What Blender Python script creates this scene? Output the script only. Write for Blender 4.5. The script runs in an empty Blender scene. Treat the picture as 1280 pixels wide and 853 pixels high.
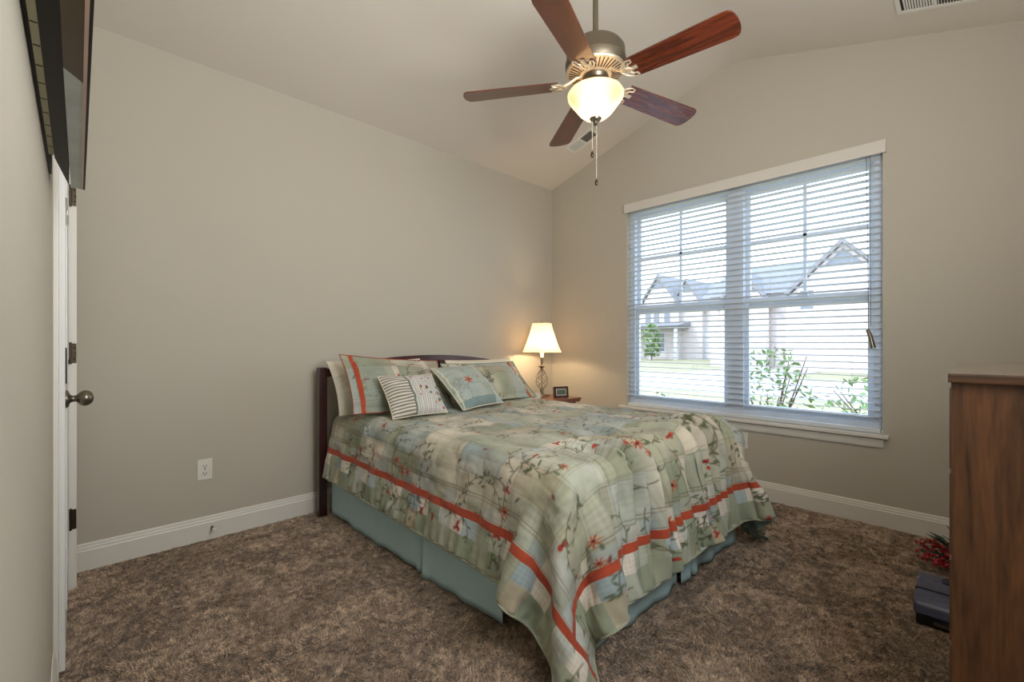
import bpy, bmesh, math, random
import numpy as np
from mathutils import Vector, Matrix

SC = bpy.context.scene
COL = SC.collection
PI = math.pi
random.seed(7)

# ------------------------------------------------------------ camera, sky, sun, exposure
F_PX = 562.0
cam = bpy.data.cameras.new('camera')
cam.sensor_width = 36.0
cam.lens = F_PX / 1280.0 * 36.0
cam.shift_y = 3.0 / 1280.0
cam.clip_start = 0.01
cam.clip_end = 500
cam_o = bpy.data.objects.new('camera', cam)
cam_o.location = (0, 0, 1.13)
cam_o.rotation_euler = (PI / 2, 0, math.radians(-44.03))
COL.objects.link(cam_o)
SC.camera = cam_o

vs = SC.view_settings
vs.view_transform = 'Standard'
vs.look = 'None'
vs.gamma = 1
vs.use_curve_mapping = False
vs.exposure = 0.35
try:
    SC.cycles.use_denoising = True
    SC.cycles.max_bounces = 10
    SC.cycles.diffuse_bounces = 6
    SC.cycles.sample_clamp_indirect = 6
except Exception:
    pass

W = bpy.data.worlds.new('world')
SC.world = W
W.use_nodes = True
wn = W.node_tree
wn.nodes.clear()
wo = wn.nodes.new('ShaderNodeOutputWorld')
wb = wn.nodes.new('ShaderNodeBackground')
wb.inputs[1].default_value = 3.6
wtc = wn.nodes.new('ShaderNodeTexCoord')
wsep = wn.nodes.new('ShaderNodeSeparateXYZ')
wr = wn.nodes.new('ShaderNodeValToRGB')
wr.color_ramp.elements[0].position = 0.5
wr.color_ramp.elements[0].color = (0.90, 0.94, 1.0, 1)
wr.color_ramp.elements[1].position = 0.8
wr.color_ramp.elements[1].color = (0.55, 0.74, 1.0, 1)
wmr = wn.nodes.new('ShaderNodeMapRange')
wmr.inputs[1].default_value = -1
wn.links.new(wtc.outputs['Generated'], wsep.inputs[0])
wn.links.new(wsep.outputs[2], wmr.inputs[0])
wn.links.new(wmr.outputs[0], wr.inputs[0])
wn.links.new(wr.outputs[0], wb.inputs[0])
wn.links.new(wb.outputs[0], wo.inputs[0])

sun = bpy.data.lights.new('sun', 'SUN')
sun.energy = 1.5
sun.angle = 0.01
sun.color = (1.0, 0.95, 0.86)
so = bpy.data.objects.new('sun', sun)
so.rotation_euler = Vector((0.62, -0.35, -0.75)).to_track_quat('-Z', 'Y').to_euler()
COL.objects.link(so)

def light(name, kind, loc, energy, color, size=0.05, size_y=None, direction=None):
    l = bpy.data.lights.new(name, kind)
    l.energy = energy
    l.color = color
    if kind == 'AREA':
        l.shape = 'RECTANGLE'
        l.size = size
        l.size_y = size_y
    else:
        l.shadow_soft_size = size
    o = bpy.data.objects.new(name, l)
    o.location = loc
    if direction is not None:
        o.rotation_euler = Vector(direction).to_track_quat('-Z', 'Y').to_euler()
    COL.objects.link(o)
    return o

# daylight arriving through the window opening
DAY = light('window_portal', 'AREA', (3.72, 1.3, 1.455), 1.0, (1, 1, 1), 1.78, 1.80, (-1, 0, 0))
DAY.data.cycles.is_portal = True
# added fill light behind the camera; the wall there has no opening
FILL = light('rear_fill', 'AREA', (0.95, -0.42, 1.95), 27.0, (0.90, 0.95, 1.0), 1.3, 1.0, (0.0, 1, -0.12))
# second added fill, aimed upward to brighten the vault
FILL_UP = light('rear_fill_up', 'AREA', (1.1, -0.30, 1.45), 34.0, (0.98, 0.97, 0.96), 1.2, 0.6, (0.25, 0.6, 1.0))

# ------------------------------------------------------------ helpers
def noise2(x, y, seed=0):
    x = np.asarray(x, float); y = np.asarray(y, float)
    xi = np.floor(x).astype(np.int64); yi = np.floor(y).astype(np.int64)
    fx = x - xi; fy = y - yi
    fx = fx * fx * (3 - 2 * fx); fy = fy * fy * (3 - 2 * fy)
    def h(a, b):
        n = (a * 374761393 + b * 668265263 + seed * 1442695041) & 0xffffffff
        n = ((n ^ (n >> 13)) * 1274126177) & 0xffffffff
        n = n ^ (n >> 16)
        return (n & 0xffff) / 65535.0
    return (h(xi, yi) * (1 - fx) + h(xi + 1, yi) * fx) * (1 - fy) + (h(xi, yi + 1) * (1 - fx) + h(xi + 1, yi + 1) * fx) * fy

def s2l(c):
    return tuple((v / 255 / 12.92) if v / 255 <= 0.04045 else (((v / 255) + 0.055) / 1.055) ** 2.4 for v in c)

class NT:
    def __init__(s, m):
        s.t = m.node_tree
        s.b = s.t.nodes.get('Principled BSDF')
    def n(s, typ, **kw):
        x = s.t.nodes.new(typ)
        for k, v in kw.items():
            if k.startswith('i_'):
                x.inputs[k[2:].replace('_', ' ')].default_value = v
            else:
                setattr(x, k, v)
        return x
    def l(s, a, b):
        s.t.links.new(a, b)

def mat(name, rgb, rough=0.5, metal=0.0, spec=0.5, var=0.0, var_scale=8.0, bump=0.0, bump_scale=200.0, coat=0.0, emit=None, emit_s=0.0):
    """Principled material; a noise varies its colour and height a little"""
    m = bpy.data.materials.new(name)
    m.use_nodes = True
    t = NT(m)
    c = s2l(rgb)
    t.b.inputs['Base Color'].default_value = (*c, 1)
    t.b.inputs['Roughness'].default_value = rough
    t.b.inputs['Metallic'].default_value = metal
    t.b.inputs['Specular IOR Level'].default_value = spec
    t.b.inputs['Coat Weight'].default_value = coat
    tc = t.n('ShaderNodeTexCoord')
    if emit:
        t.b.inputs['Emission Color'].default_value = (*s2l(emit), 1)
        t.b.inputs['Emission Strength'].default_value = emit_s
    nz = t.n('ShaderNodeTexNoise')
    nz.inputs['Scale'].default_value = var_scale
    nz.inputs['Detail'].default_value = 4
    t.l(tc.outputs['Object'], nz.inputs['Vector'])
    mr = t.n('ShaderNodeMapRange')
    v = max(var, 0.01)
    mr.inputs[3].default_value = 1 - v
    mr.inputs[4].default_value = 1 + v
    t.l(nz.outputs['Fac'], mr.inputs[0])
    mx = t.n('ShaderNodeVectorMath', operation='SCALE')
    mx.inputs[0].default_value = c
    t.l(mr.outputs[0], mx.inputs['Scale'])
    t.l(mx.outputs[0], t.b.inputs['Base Color'])
    if bump > 0:
        nb = t.n('ShaderNodeTexNoise')
        nb.inputs['Scale'].default_value = bump_scale
        t.l(tc.outputs['Object'], nb.inputs['Vector'])
        bp = t.n('ShaderNodeBump')
        bp.inputs['Strength'].default_value = bump
        bp.inputs['Distance'].default_value = 0.002
        t.l(nb.outputs['Fac'], bp.inputs['Height'])
        t.l(bp.outputs[0], t.b.inputs['Normal'])
    return m

def wood(name, dark, light_, axis='Z', scale=3.0, rough=0.35, coat=0.0, stretch=12.0):
    m = bpy.data.materials.new(name)
    m.use_nodes = True
    t = NT(m)
    tc = t.n('ShaderNodeTexCoord')
    mp = t.n('ShaderNodeMapping')
    s = [stretch, stretch, stretch]
    s['XYZ'.index(axis)] = 1.0
    mp.inputs['Scale'].default_value = s
    t.l(tc.outputs['Object'], mp.inputs['Vector'])
    n1 = t.n('ShaderNodeTexNoise')
    n1.inputs['Scale'].default_value = scale
    n1.inputs['Detail'].default_value = 8
    n1.inputs['Distortion'].default_value = 1.4
    t.l(mp.outputs[0], n1.inputs['Vector'])
    n2 = t.n('ShaderNodeTexNoise')
    n2.inputs['Scale'].default_value = scale * 7
    n2.inputs['Detail'].default_value = 4
    t.l(mp.outputs[0], n2.inputs['Vector'])
    ad = t.n('ShaderNodeMath', operation='MULTIPLY_ADD')
    ad.inputs[1].default_value = 0.35
    t.l(n2.outputs['Fac'], ad.inputs[0]); t.l(n1.outputs['Fac'], ad.inputs[2])
    cr = t.n('ShaderNodeValToRGB')
    cr.color_ramp.elements[0].position = 0.42
    cr.color_ramp.elements[0].color = (*s2l(dark), 1)
    cr.color_ramp.elements[1].position = 0.85
    cr.color_ramp.elements[1].color = (*s2l(light_), 1)
    t.l(ad.outputs[0], cr.inputs[0])
    t.l(cr.outputs[0], t.b.inputs['Base Color'])
    t.b.inputs['Roughness'].default_value = rough
    t.b.inputs['Coat Weight'].default_value = coat
    t.b.inputs['Coat Roughness'].default_value = 0.12
    t.b.inputs['Coat IOR'].default_value = 1.6
    return m

def attr_mat(name, rough=0.85, bump=0.25, bscale=900, sheen=0.15):
    """woven cloth: colour of the print comes from the mesh, the weave from noise"""
    m = bpy.data.materials.new(name)
    m.use_nodes = True
    t = NT(m)
    a = t.n('ShaderNodeAttribute', attribute_name='print')
    tc = t.n('ShaderNodeTexCoord')
    nb = t.n('ShaderNodeTexNoise')
    nb.inputs['Scale'].default_value = bscale
    t.l(tc.outputs['Object'], nb.inputs['Vector'])
    mr = t.n('ShaderNodeMapRange')
    mr.inputs[3].default_value = 0.9; mr.inputs[4].default_value = 1.1
    t.l(nb.outputs['Fac'], mr.inputs[0])
    mx = t.n('ShaderNodeVectorMath', operation='SCALE')
    t.l(a.outputs['Color'], mx.inputs[0]); t.l(mr.outputs[0], mx.inputs['Scale'])
    t.l(mx.outputs[0], t.b.inputs['Base Color'])
    bp = t.n('ShaderNodeBump')
    bp.inputs['Strength'].default_value = bump
    bp.inputs['Distance'].default_value = 0.001
    t.l(nb.outputs['Fac'], bp.inputs['Height'])
    t.l(bp.outputs[0], t.b.inputs['Normal'])
    t.b.inputs['Roughness'].default_value = rough
    t.b.inputs['Sheen Weight'].default_value = sheen
    t.b.inputs['Specular IOR Level'].default_value = 0.3
    return m

class MB:
    """collects shapes and links them as ONE mesh object"""
    def __init__(s):
        s.bm = bmesh.new()
    def box(s, x0, x1, y0, y1, z0, z1, bev=0.0, seg=2, M=None):
        r = bmesh.ops.create_cube(s.bm, size=1)
        vs_ = r['verts']
        for v in vs_:
            v.co = Vector(((x0 + x1) / 2 + v.co.x * (x1 - x0), (y0 + y1) / 2 + v.co.y * (y1 - y0), (z0 + z1) / 2 + v.co.z * (z1 - z0)))
        if bev > 0:
            es = list({e for v in vs_ for e in v.link_edges})
            r2 = bmesh.ops.bevel(s.bm, geom=es, offset=bev, segments=seg, profile=0.7, affect='EDGES')
            vs_ = list({v for f in r2['faces'] for v in f.verts} | {v for v in vs_ if v.is_valid})
        if M is not None:
            bmesh.ops.transform(s.bm, matrix=M, verts=vs_)
        return s
    def prism(s, pts, axis, a0, a1, M=None):
        """pts: polygon in the two other axes, extruded along axis from a0 to a1"""
        def co(p, a):
            if axis == 'x': return Vector((a, p[0], p[1]))
            if axis == 'y': return Vector((p[0], a, p[1]))
            return Vector((p[0], p[1], a))
        A = [s.bm.verts.new(co(p, a0)) for p in pts]
        B = [s.bm.verts.new(co(p, a1)) for p in pts]
        n = len(pts)
        fs = [s.bm.faces.new(A[::-1]), s.bm.faces.new(B)]
        for i in range(n):
            fs.append(s.bm.faces.new((A[i], A[(i + 1) % n], B[(i + 1) % n], B[i])))
        bmesh.ops.recalc_face_normals(s.bm, faces=fs)
        if M is not None:
            bmesh.ops.transform(s.bm, matrix=M, verts=A + B)
        return s
    def tube(s, pts, r, n=10, M=None, closed=False):
        pts = [Vector(p) for p in pts]
        rs = r if isinstance(r, (list, tuple)) else [r] * len(pts)
        rings = []
        up = None
        for i, p in enumerate(pts):
            if closed:
                d = (pts[(i + 1) % len(pts)] - pts[i - 1]).normalized()
            else:
                d = (pts[min(i + 1, len(pts) - 1)] - pts[max(i - 1, 0)]).normalized()
            if up is None:
                up = Vector((0, 0, 1)) if abs(d.z) < 0.9 else Vector((1, 0, 0))
            a = d.cross(up).normalized()
            b = a.cross(d).normalized()
            up = b
            rings.append([s.bm.verts.new(p + (a * math.cos(2 * PI * k / n) + b * math.sin(2 * PI * k / n)) * rs[i]) for k in range(n)])
        m = len(rings)
        for i in range(m if closed else m - 1):
            A, B = rings[i], rings[(i + 1) % m]
            for k in range(n):
                s.bm.faces.new((A[k], A[(k + 1) % n], B[(k + 1) % n], B[k]))
        if not closed:
            s.bm.faces.new(rings[0][::-1]); s.bm.faces.new(rings[-1])
        if M is not None:
            bmesh.ops.transform(s.bm, matrix=M, verts=[v for q in rings for v in q])
        return s
    def lathe(s, prof, cx=0, cy=0, n=32, M=None, cap=True):
        rings = []
        for r, z in prof:
            rings.append([s.bm.verts.new((cx + r * math.cos(2 * PI * k / n), cy + r * math.sin(2 * PI * k / n), z)) for k in range(n)])
        for A, B in zip(rings, rings[1:]):
            for k in range(n):
                s.bm.faces.new((A[k], A[(k + 1) % n], B[(k + 1) % n], B[k]))
        if cap:
            s.bm.faces.new(rings[0][::-1]); s.bm.faces.new(rings[-1])
        if M is not None:
            bmesh.ops.transform(s.bm, matrix=M, verts=[v for q in rings for v in q])
        return s
    def sphere(s, c, r, u=12, v=8, scale=(1, 1, 1), M=None):
        q = bmesh.ops.create_uvsphere(s.bm, u_segments=u, v_segments=v, radius=1)
        for w in q['verts']:
            w.co = Vector((c[0] + w.co.x * r * scale[0], c[1] + w.co.y * r * scale[1], c[2] + w.co.z * r * scale[2]))
        if M is not None:
            bmesh.ops.transform(s.bm, matrix=M, verts=q['verts'])
        return s
    def quad(s, *p):
        s.bm.faces.new([s.bm.verts.new(q) for q in p])
        return s
    def build(s, name, m, parent=None, smooth=False, recalc=True):
        me = bpy.data.meshes.new(name)
        if recalc:
            bmesh.ops.recalc_face_normals(s.bm, faces=s.bm.faces[:])
        s.bm.to_mesh(me)
        s.bm.free()
        me.materials.append(m)
        if smooth:
            for p in me.polygons: p.use_smooth = True
            if smooth == 'auto':
                try:
                    me.set_sharp_from_angle(angle=math.radians(38))
                except Exception:
                    pass
        o = bpy.data.objects.new(name, me)
        COL.objects.link(o)
        if parent is not None:
            par(o, parent)
        return o

def par(o, p):
    o.parent = p
    o.matrix_parent_inverse = Matrix.Translation(p.location).inverted() if p.parent is None else (p.parent.matrix_world @ Matrix.Translation(Vector())).inverted() if False else Matrix.Translation(world_loc(p)).inverted()
def world_loc(p):
    """all part origins are unrotated; sum the offsets"""
    v = Vector(p.location)
    while p.parent is not None:
        v = v + p.matrix_parent_inverse.translation
        p = p.parent
        v = v + Vector(p.location)
    return v

def tag(o, label=None, cat=None, group=None, kind=None):
    if label: o['label'] = label
    if cat: o['category'] = cat
    if group: o['group'] = group
    if kind: o['kind'] = kind
    return o

def thing(name, loc, label, cat, group=None):
    o = bpy.data.objects.new(name, None)
    o.empty_display_size = 0.05
    o.location = loc
    COL.objects.link(o)
    return tag(o, label, cat, group)

def struct(o):
    o['kind'] = 'structure'
    return o

def grid_obj(name, P, m, colors=None, parent=None, closed=False):
    """P: (H, W, 3) array -> smooth mesh"""
    H, Wd = P.shape[:2]
    me = bpy.data.meshes.new(name)
    nv = H * Wd
    me.vertices.add(nv)
    me.vertices.foreach_set('co', P.reshape(-1).astype(np.float32))
    i = np.arange(H - 1)[:, None] * Wd + np.arange(Wd - 1)[None, :]
    q = np.stack([i, i + 1, i + 1 + Wd, i + Wd], -1).reshape(-1, 4)
    nf = len(q)
    me.loops.add(nf * 4)
    me.loops.foreach_set('vertex_index', q.reshape(-1).astype(np.int32))
    me.polygons.add(nf)
    me.polygons.foreach_set('loop_start', (np.arange(nf) * 4).astype(np.int32))
    me.polygons.foreach_set('use_smooth', np.ones(nf, bool))
    me.update(calc_edges=True)
    if colors is not None:
        a = me.color_attributes.new('print', 'FLOAT_COLOR', 'POINT')
        c = np.concatenate([colors.reshape(-1, 3), np.ones((nv, 1))], 1)
        a.data.foreach_set('color', c.reshape(-1).astype(np.float32))
    me.materials.append(m)
    o = bpy.data.objects.new(name, me)
    COL.objects.link(o)
    if parent is not None:
        par(o, parent)
    return o

# ------------------------------------------------------------ materials
M_wall = mat('wall_paint', (188, 181, 166), 0.9, spec=0.2, var=0.015, var_scale=1.2, bump=0.08, bump_scale=350)
M_ceil = mat('ceiling_paint', (212, 204, 192), 0.92, spec=0.2, var=0.015, var_scale=1.0, bump=0.08, bump_scale=300)
M_trim = mat('trim_paint', (222, 218, 208), 0.4, var=0.01)
M_door = mat('door_paint', (224, 224, 220), 0.35, var=0.01)
M_vinyl = mat('window_vinyl', (205, 214, 224), 0.4, var=0.01)
M_slat = mat('blind_slat', (214, 218, 222), 0.45, var=0.01)
M_val = mat('blind_valance', (214, 208, 198), 0.5, var=0.01)
M_bronze = mat('aged_metal', (78, 68, 56), 0.35, metal=0.9, var=0.1, var_scale=60)
M_nickel = mat('antique_nickel', (120, 112, 98), 0.3, metal=0.9, var=0.08, var_scale=40)
M_cherry = wood('dark_cherry', (38, 12, 12), (74, 24, 22), 'X', 3, 0.3, 0.3)
M_postw = wood('dark_cherry_upright', (34, 11, 11), (60, 20, 18), 'Z', 3, 0.35, 0.3)
M_walnut = wood('walnut_veneer', (50, 29, 16), (116, 76, 45), 'Z', 2.2, 0.42, 0.1, 9)
M_walnut_top = wood('walnut_top', (52, 30, 16), (96, 60, 34), 'Y', 2.5, 0.18, 0.8)
M_nswood = wood('nightstand_wood', (84, 44, 26), (128, 74, 44), 'X', 3, 0.35, 0.2)
M_black = mat('black_plastic', (22, 21, 22), 0.35)
M_white = mat('white_plastic', (226, 222, 210), 0.35)
M_dark = mat('slot_dark', (20, 18, 16), 0.7)
M_skirt = mat('teal_cotton', (188, 220, 226), 0.85, spec=0.2, var=0.05, var_scale=14, bump=0.2, bump_scale=600)
M_pcase = mat('white_pillowcase', (226, 218, 200), 0.85, spec=0.2, var=0.03, bump=0.2, bump_scale=500)
M_matt = mat('mattress_ticking', (220, 216, 205), 0.9, var=0.02)
M_iron = mat('dark_iron', (36, 33, 31), 0.5, metal=0.6)
M_print = attr_mat('printed_cotton')

# carpet
M_carpet = bpy.data.materials.new('brown_carpet')
M_carpet.use_nodes = True
t = NT(M_carpet)
tc = t.n('ShaderNodeTexCoord')
na = t.n('ShaderNodeTexNoise'); na.inputs['Scale'].default_value = 75; na.inputs['Detail'].default_value = 5; na.inputs['Roughness'].default_value = 0.7
nb_ = t.n('ShaderNodeTexNoise'); nb_.inputs['Scale'].default_value = 260; nb_.inputs['Detail'].default_value = 3
nc = t.n('ShaderNodeTexNoise'); nc.inputs['Scale'].default_value = 5.5; nc.inputs['Detail'].default_value = 4
for q in (na, nb_, nc): t.l(tc.outputs['Object'], q.inputs['Vector'])
a1 = t.n('ShaderNodeMath', operation='MULTIPLY_ADD'); a1.inputs[1].default_value = 0.55
t.l(nb_.outputs['Fac'], a1.inputs[0]); t.l(na.outputs['Fac'], a1.inputs[2])
a2 = t.n('ShaderNodeMath', operation='MULTIPLY_ADD'); a2.inputs[1].default_value = 0.30
t.l(nc.outputs['Fac'], a2.inputs[0]); t.l(a1.outputs[0], a2.inputs[2])
cr = t.n('ShaderNodeValToRGB')
cr.color_ramp.elements[0].position = 0.68; cr.color_ramp.elements[0].color = (*s2l((58, 42, 30)), 1)
cr.color_ramp.elements[1].position = 1.16 if False else 1.0; cr.color_ramp.elements[1].color = (*s2l((172, 148, 124)), 1)
e = cr.color_ramp.elements.new(0.86); e.color = (*s2l((118, 94, 74)), 1)
t.l(a2.outputs[0], cr.inputs[0]); t.l(cr.outputs[0], t.b.inputs['Base Color'])
bp = t.n('ShaderNodeBump'); bp.inputs['Strength'].default_value = 1.0; bp.inputs['Distance'].default_value = 0.012
t.l(a1.outputs[0], bp.inputs['Height']); t.l(bp.outputs[0], t.b.inputs['Normal'])
t.b.inputs['Roughness'].default_value = 1.0
t.b.inputs['Specular IOR Level'].default_value = 0.1
t.b.inputs['Sheen Weight'].default_value = 0.3

# window glass
M_glass = bpy.data.materials.new('window_glass')
M_glass.use_nodes = True
g = M_glass.node_tree
g.nodes.clear()
go_ = g.nodes.new('ShaderNodeOutputMaterial'); gm = g.nodes.new('ShaderNodeMixShader')
gt = g.nodes.new('ShaderNodeBsdfTransparent'); gg = g.nodes.new('ShaderNodeBsdfGlossy')
gg.inputs['Roughness'].default_value = 0.02
gm.inputs[0].default_value = 0.05
g.links.new(gt.outputs[0], gm.inputs[1]); g.links.new(gg.outputs[0], gm.inputs[2]); g.links.new(gm.outputs[0], go_.inputs[0])

def shade_mat(name, rgb, transp, emit_rgb, emit_s, spot=False):
    """thin shade that passes light: translucent, partly see-through, glowing"""
    m = bpy.data.materials.new(name)
    m.use_nodes = True
    g = m.node_tree
    g.nodes.clear()
    out = g.nodes.new('ShaderNodeOutputMaterial')
    tl = g.nodes.new('ShaderNodeBsdfTranslucent'); tl.inputs[0].default_value = (*s2l(rgb), 1)
    df = g.nodes.new('ShaderNodeBsdfDiffuse'); df.inputs[0].default_value = (*s2l(rgb), 1)
    m1 = g.nodes.new('ShaderNodeMixShader'); m1.inputs[0].default_value = 0.5
    tp = g.nodes.new('ShaderNodeBsdfTransparent'); tp.inputs[0].default_value = (*s2l(rgb), 1)
    m2 = g.nodes.new('ShaderNodeMixShader'); m2.inputs[0].default_value = transp
    em = g.nodes.new('ShaderNodeEmission'); em.inputs[0].default_value = (*s2l(emit_rgb), 1); em.inputs[1].default_value = emit_s
    ad = g.nodes.new('ShaderNodeAddShader')
    nz = g.nodes.new('ShaderNodeTexNoise'); nz.inputs['Scale'].default_value = 9; nz.inputs['Detail'].default_value = 3
    mr = g.nodes.new('ShaderNodeMapRange'); mr.inputs[3].default_value = emit_s * 0.6; mr.inputs[4].default_value = emit_s * 1.4
    if spot:
        g.links.new(nz.outputs['Fac'], mr.inputs[0]); g.links.new(mr.outputs[0], em.inputs[1])
    g.links.new(df.outputs[0], m1.inputs[1]); g.links.new(tl.outputs[0], m1.inputs[2])
    g.links.new(m1.outputs[0], m2.inputs[1]); g.links.new(tp.outputs[0], m2.inputs[2])
    g.links.new(m2.outputs[0], ad.inputs[0]); g.links.new(em.outputs[0], ad.inputs[1])
    g.links.new(ad.outputs[0], out.inputs[0])
    return m

# ------------------------------------------------------------ room shell
XW, YA, YD, XC = 3.57, 3.09, -0.49, -0.057     # window wall, headboard wall, wall behind, left wall
ZE, ZR, YR = 2.73, 3.27, 1.30                  # eaves, ridge height, ridge position
T = 0.12
WY0, WY1, WZ0, WZ1 = 0.405, 2.20, 0.565, 2.345   # window opening

floor = struct(MB().box(XC - T, XW + T, YD - T, YA + T, -0.1, 0.0).build('floor', M_carpet))
def carpet_pile():
    # leaning yarn tufts over the part of the floor the room shows
    rg = np.random.RandomState(9)
    n = 620000
    x = rg.uniform(XC + 0.02, XW - 0.02, n); y = rg.uniform(0.0, YA - 0.02, n)
    keep = (y > -0.25 + 0.0 * x)
    x, y = x[keep], y[keep]; n = len(x)
    th = 2 * PI * noise2(x * 5, y * 5, 3) * 1.2 + 4.0 * (noise2(x * 34, y * 34, 4) - .5) + rg.normal(0, 0.8, n)
    ln = 0.011 * (0.7 + 0.5 * rg.rand(n)); lean = 0.45 + 0.8 * noise2(x * 42, y * 42, 6)
    d = np.stack([np.cos(th) * np.sin(lean), np.sin(th) * np.sin(lean), np.cos(lean)], -1) * ln[:, None]
    a = rg.uniform(0, 2 * PI, n); w = 0.0016 + 0.0012 * rg.rand(n)
    sd = np.stack([np.cos(a) * w, np.sin(a) * w, np.zeros(n)], -1)
    b = np.stack([x, y, np.full(n, 0.0)], -1)
    V = np.stack([b - sd, b + sd, b + d], 1).reshape(-1, 3)
    me = bpy.data.meshes.new('carpet_pile')
    me.vertices.add(3 * n); me.vertices.foreach_set('co', V.reshape(-1).astype(np.float32))
    me.loops.add(3 * n); me.loops.foreach_set('vertex_index', np.arange(3 * n, dtype=np.int32))
    me.polygons.add(n); me.polygons.foreach_set('loop_start', (np.arange(n) * 3).astype(np.int32))
    me.update(calc_edges=True)
    tone = (0.50 + 0.75 * rg.rand(n) + 0.75 * (noise2(x * 55, y * 55, 12) - .5))[:, None] * np.array(s2l((194, 170, 146)))[None]
    c = np.concatenate([np.repeat(tone, 3, 0), np.ones((3 * n, 1))], 1)
    at_ = me.color_attributes.new('print', 'FLOAT_COLOR', 'POINT'); at_.data.foreach_set('color', c.reshape(-1).astype(np.float32))
    me.materials.append(M_pile)
    o = bpy.data.objects.new('carpet_pile', me); COL.objects.link(o)
    o.parent = floor
    o['kind'] = 'stuff'
M_pile = attr_mat('carpet_yarn', 0.95, 0.0, 900, 0.2)
carpet_pile()
# vaulted ceiling, with a softened ridge
ys = [YD - T] + [YR - 0.2 + 0.02 * k for k in range(21)] + [YA + T]
def zc(y):
    s_ = (ZR - ZE) / (YA - YR)
    d = abs(y - YR)
    if d < 0.2:
        return ZR - s_ * (0.10 + d * d / 0.40)
    return ZR - s_ * d
low = [(y, zc(y)) for y in ys]
struct(MB().prism(low + [(y, z + T) for y, z in low[::-1]], 'x', XC - T, XW + T).build('ceiling', M_ceil, smooth='auto'))
def gable(x0, x1, name, hole=None):
    m = MB()
    if hole is None:
        m.prism([(YD - T, -0.1), (YA + T, -0.1)] + [(y, zc(y) + 0.02) for y in ys[::-1]], 'x', x0, x1)
    else:
        y0, y1, z0, z1 = hole
        m.prism([(YD - T, -0.1), (y0, -0.1), (y0, zc(y0) + 0.02), (YD - T, zc(YD - T) + 0.02)], 'x', x0, x1)
        top = [(y, zc(y) + 0.02) for y in ys if y0 < y < y1]
        m.prism([(y0, z1), (y1, z1), (y1, zc(y1) + 0.02)] + top[::-1] + [(y0, zc(y0) + 0.02)], 'x', x0, x1)
        m.prism([(y1, -0.1), (YA + T, -0.1), (YA + T, zc(YA + T) + 0.02), (y1, zc(y1) + 0.02)], 'x', x0, x1)
        m.prism([(y0, -0.1), (y1, -0.1), (y1, z0), (y0, z0)], 'x', x0, x1)
    return struct(m.build(name, M_wall))
gable(XW, XW + T, 'wall_right', (WY0, WY1, WZ0, WZ1))
gable(XC - T, XC, 'wall_left')
struct(MB().box(XC - T, XW + T, YA, YA + T, -0.1, zc(YA) + 0.01).build('wall_back', M_wall))
struct(MB().box(XC - T, XW + T, YD - T, YD, -0.1, zc(YD) + 0.01).build('wall_front', M_wall))

BB = [(0, 0), (0.016, 0), (0.016, 0.098), (0.0125, 0.104), (0.0125, 0.112), (0.009, 0.118), (0.008, 0.128), (0.004, 0.134), (0, 0.134)]
struct(MB().prism([(YA - d, z) for d, z in BB], 'x', XC, XW).build('baseboard_back', M_trim))
struct(MB().prism([(XW - d, z) for d, z in BB], 'y', YD, YA - 0.016).build('baseboard_right', M_trim))
struct(MB().prism([(XC + d * 0.6, z) for d, z in BB], 'y', 0.3, 2.07).build('baseboard_left', M_trim))

# left wall: casing, door, hinges, knob
m = MB()
m.box(XC, XC + 0.0125, 2.08, 2.15, 0, 2.10, 0.002)
m.box(XC, XC + 0.006, 2.150, 2.165, 0, 2.08)
m.box(XC, XC + 0.0125, 2.08, 2.94, 2.04, 2.10, 0.002)
struct(m.build('trim_1', M_trim))
m = MB()
m.box(XC, -0.002, 2.885, 2.945, 0, 2.10, 0.003)
m.box(XC, -0.012, 2.877, 2.886, 0, 2.06, 0.002)
struct(m.build('trim_2', M_trim))
m = MB()
m.box(XC, -0.030, 2.165, 2.872, 0.012, 2.03, 0.002)
for z0, z1 in ((0.18, 0.92), (1.06, 1.55), (1.65, 1.93)):
    for y0, y1 in ((2.26, 2.48), (2.56, 2.78)):
        m.box(-0.031, -0.0265, y0, y1, z0, z1, 0.003)
door = struct(m.build('door_1', M_door))
K = (-0.030, 2.215, 0.935)
R90 = Matrix.Translation(K) @ Matrix.Rotation(PI / 2, 4, 'Y')
kn = MB().lathe([(0.031, 0), (0.032, 0.003), (0.027, 0.008), (0.015, 0.012), (0.011, 0.018), (0.011, 0.026), (0.016, 0.031), (0.0245, 0.038), (0.028, 0.048), (0.0265, 0.058), (0.020, 0.067), (0.010, 0.072), (0.0, 0.073)], n=28, M=R90, cap=False).build('door_knob', M_nickel, door, smooth=True)
tag(kn, 'aged nickel round door knob')
MB().box(-0.030, -0.026, 2.19, 2.195, 0.99, 1.115, 0.001).build('latch_plate', M_iron, door)
for z in (0.325, 1.085, 1.805):
    h = MB().box(-0.019, -0.003, 2.8735, 2.8772, z - 0.045, z + 0.045, 0.001).tube([(-0.0235, 2.875, z - 0.05), (-0.0235, 2.875, z + 0.05)], 0.0055, 12)
    h = h.build('hinge', M_bronze, door)
    sc_ = MB()
    for dz in (-0.026, 0.0, 0.026):
        sc_.sphere((-0.010 + (0.004 if dz == 0 else 0), 2.8735, z + dz), 0.0035, 8, 6)
    sc_.build('screw', M_dark, h)

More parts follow.
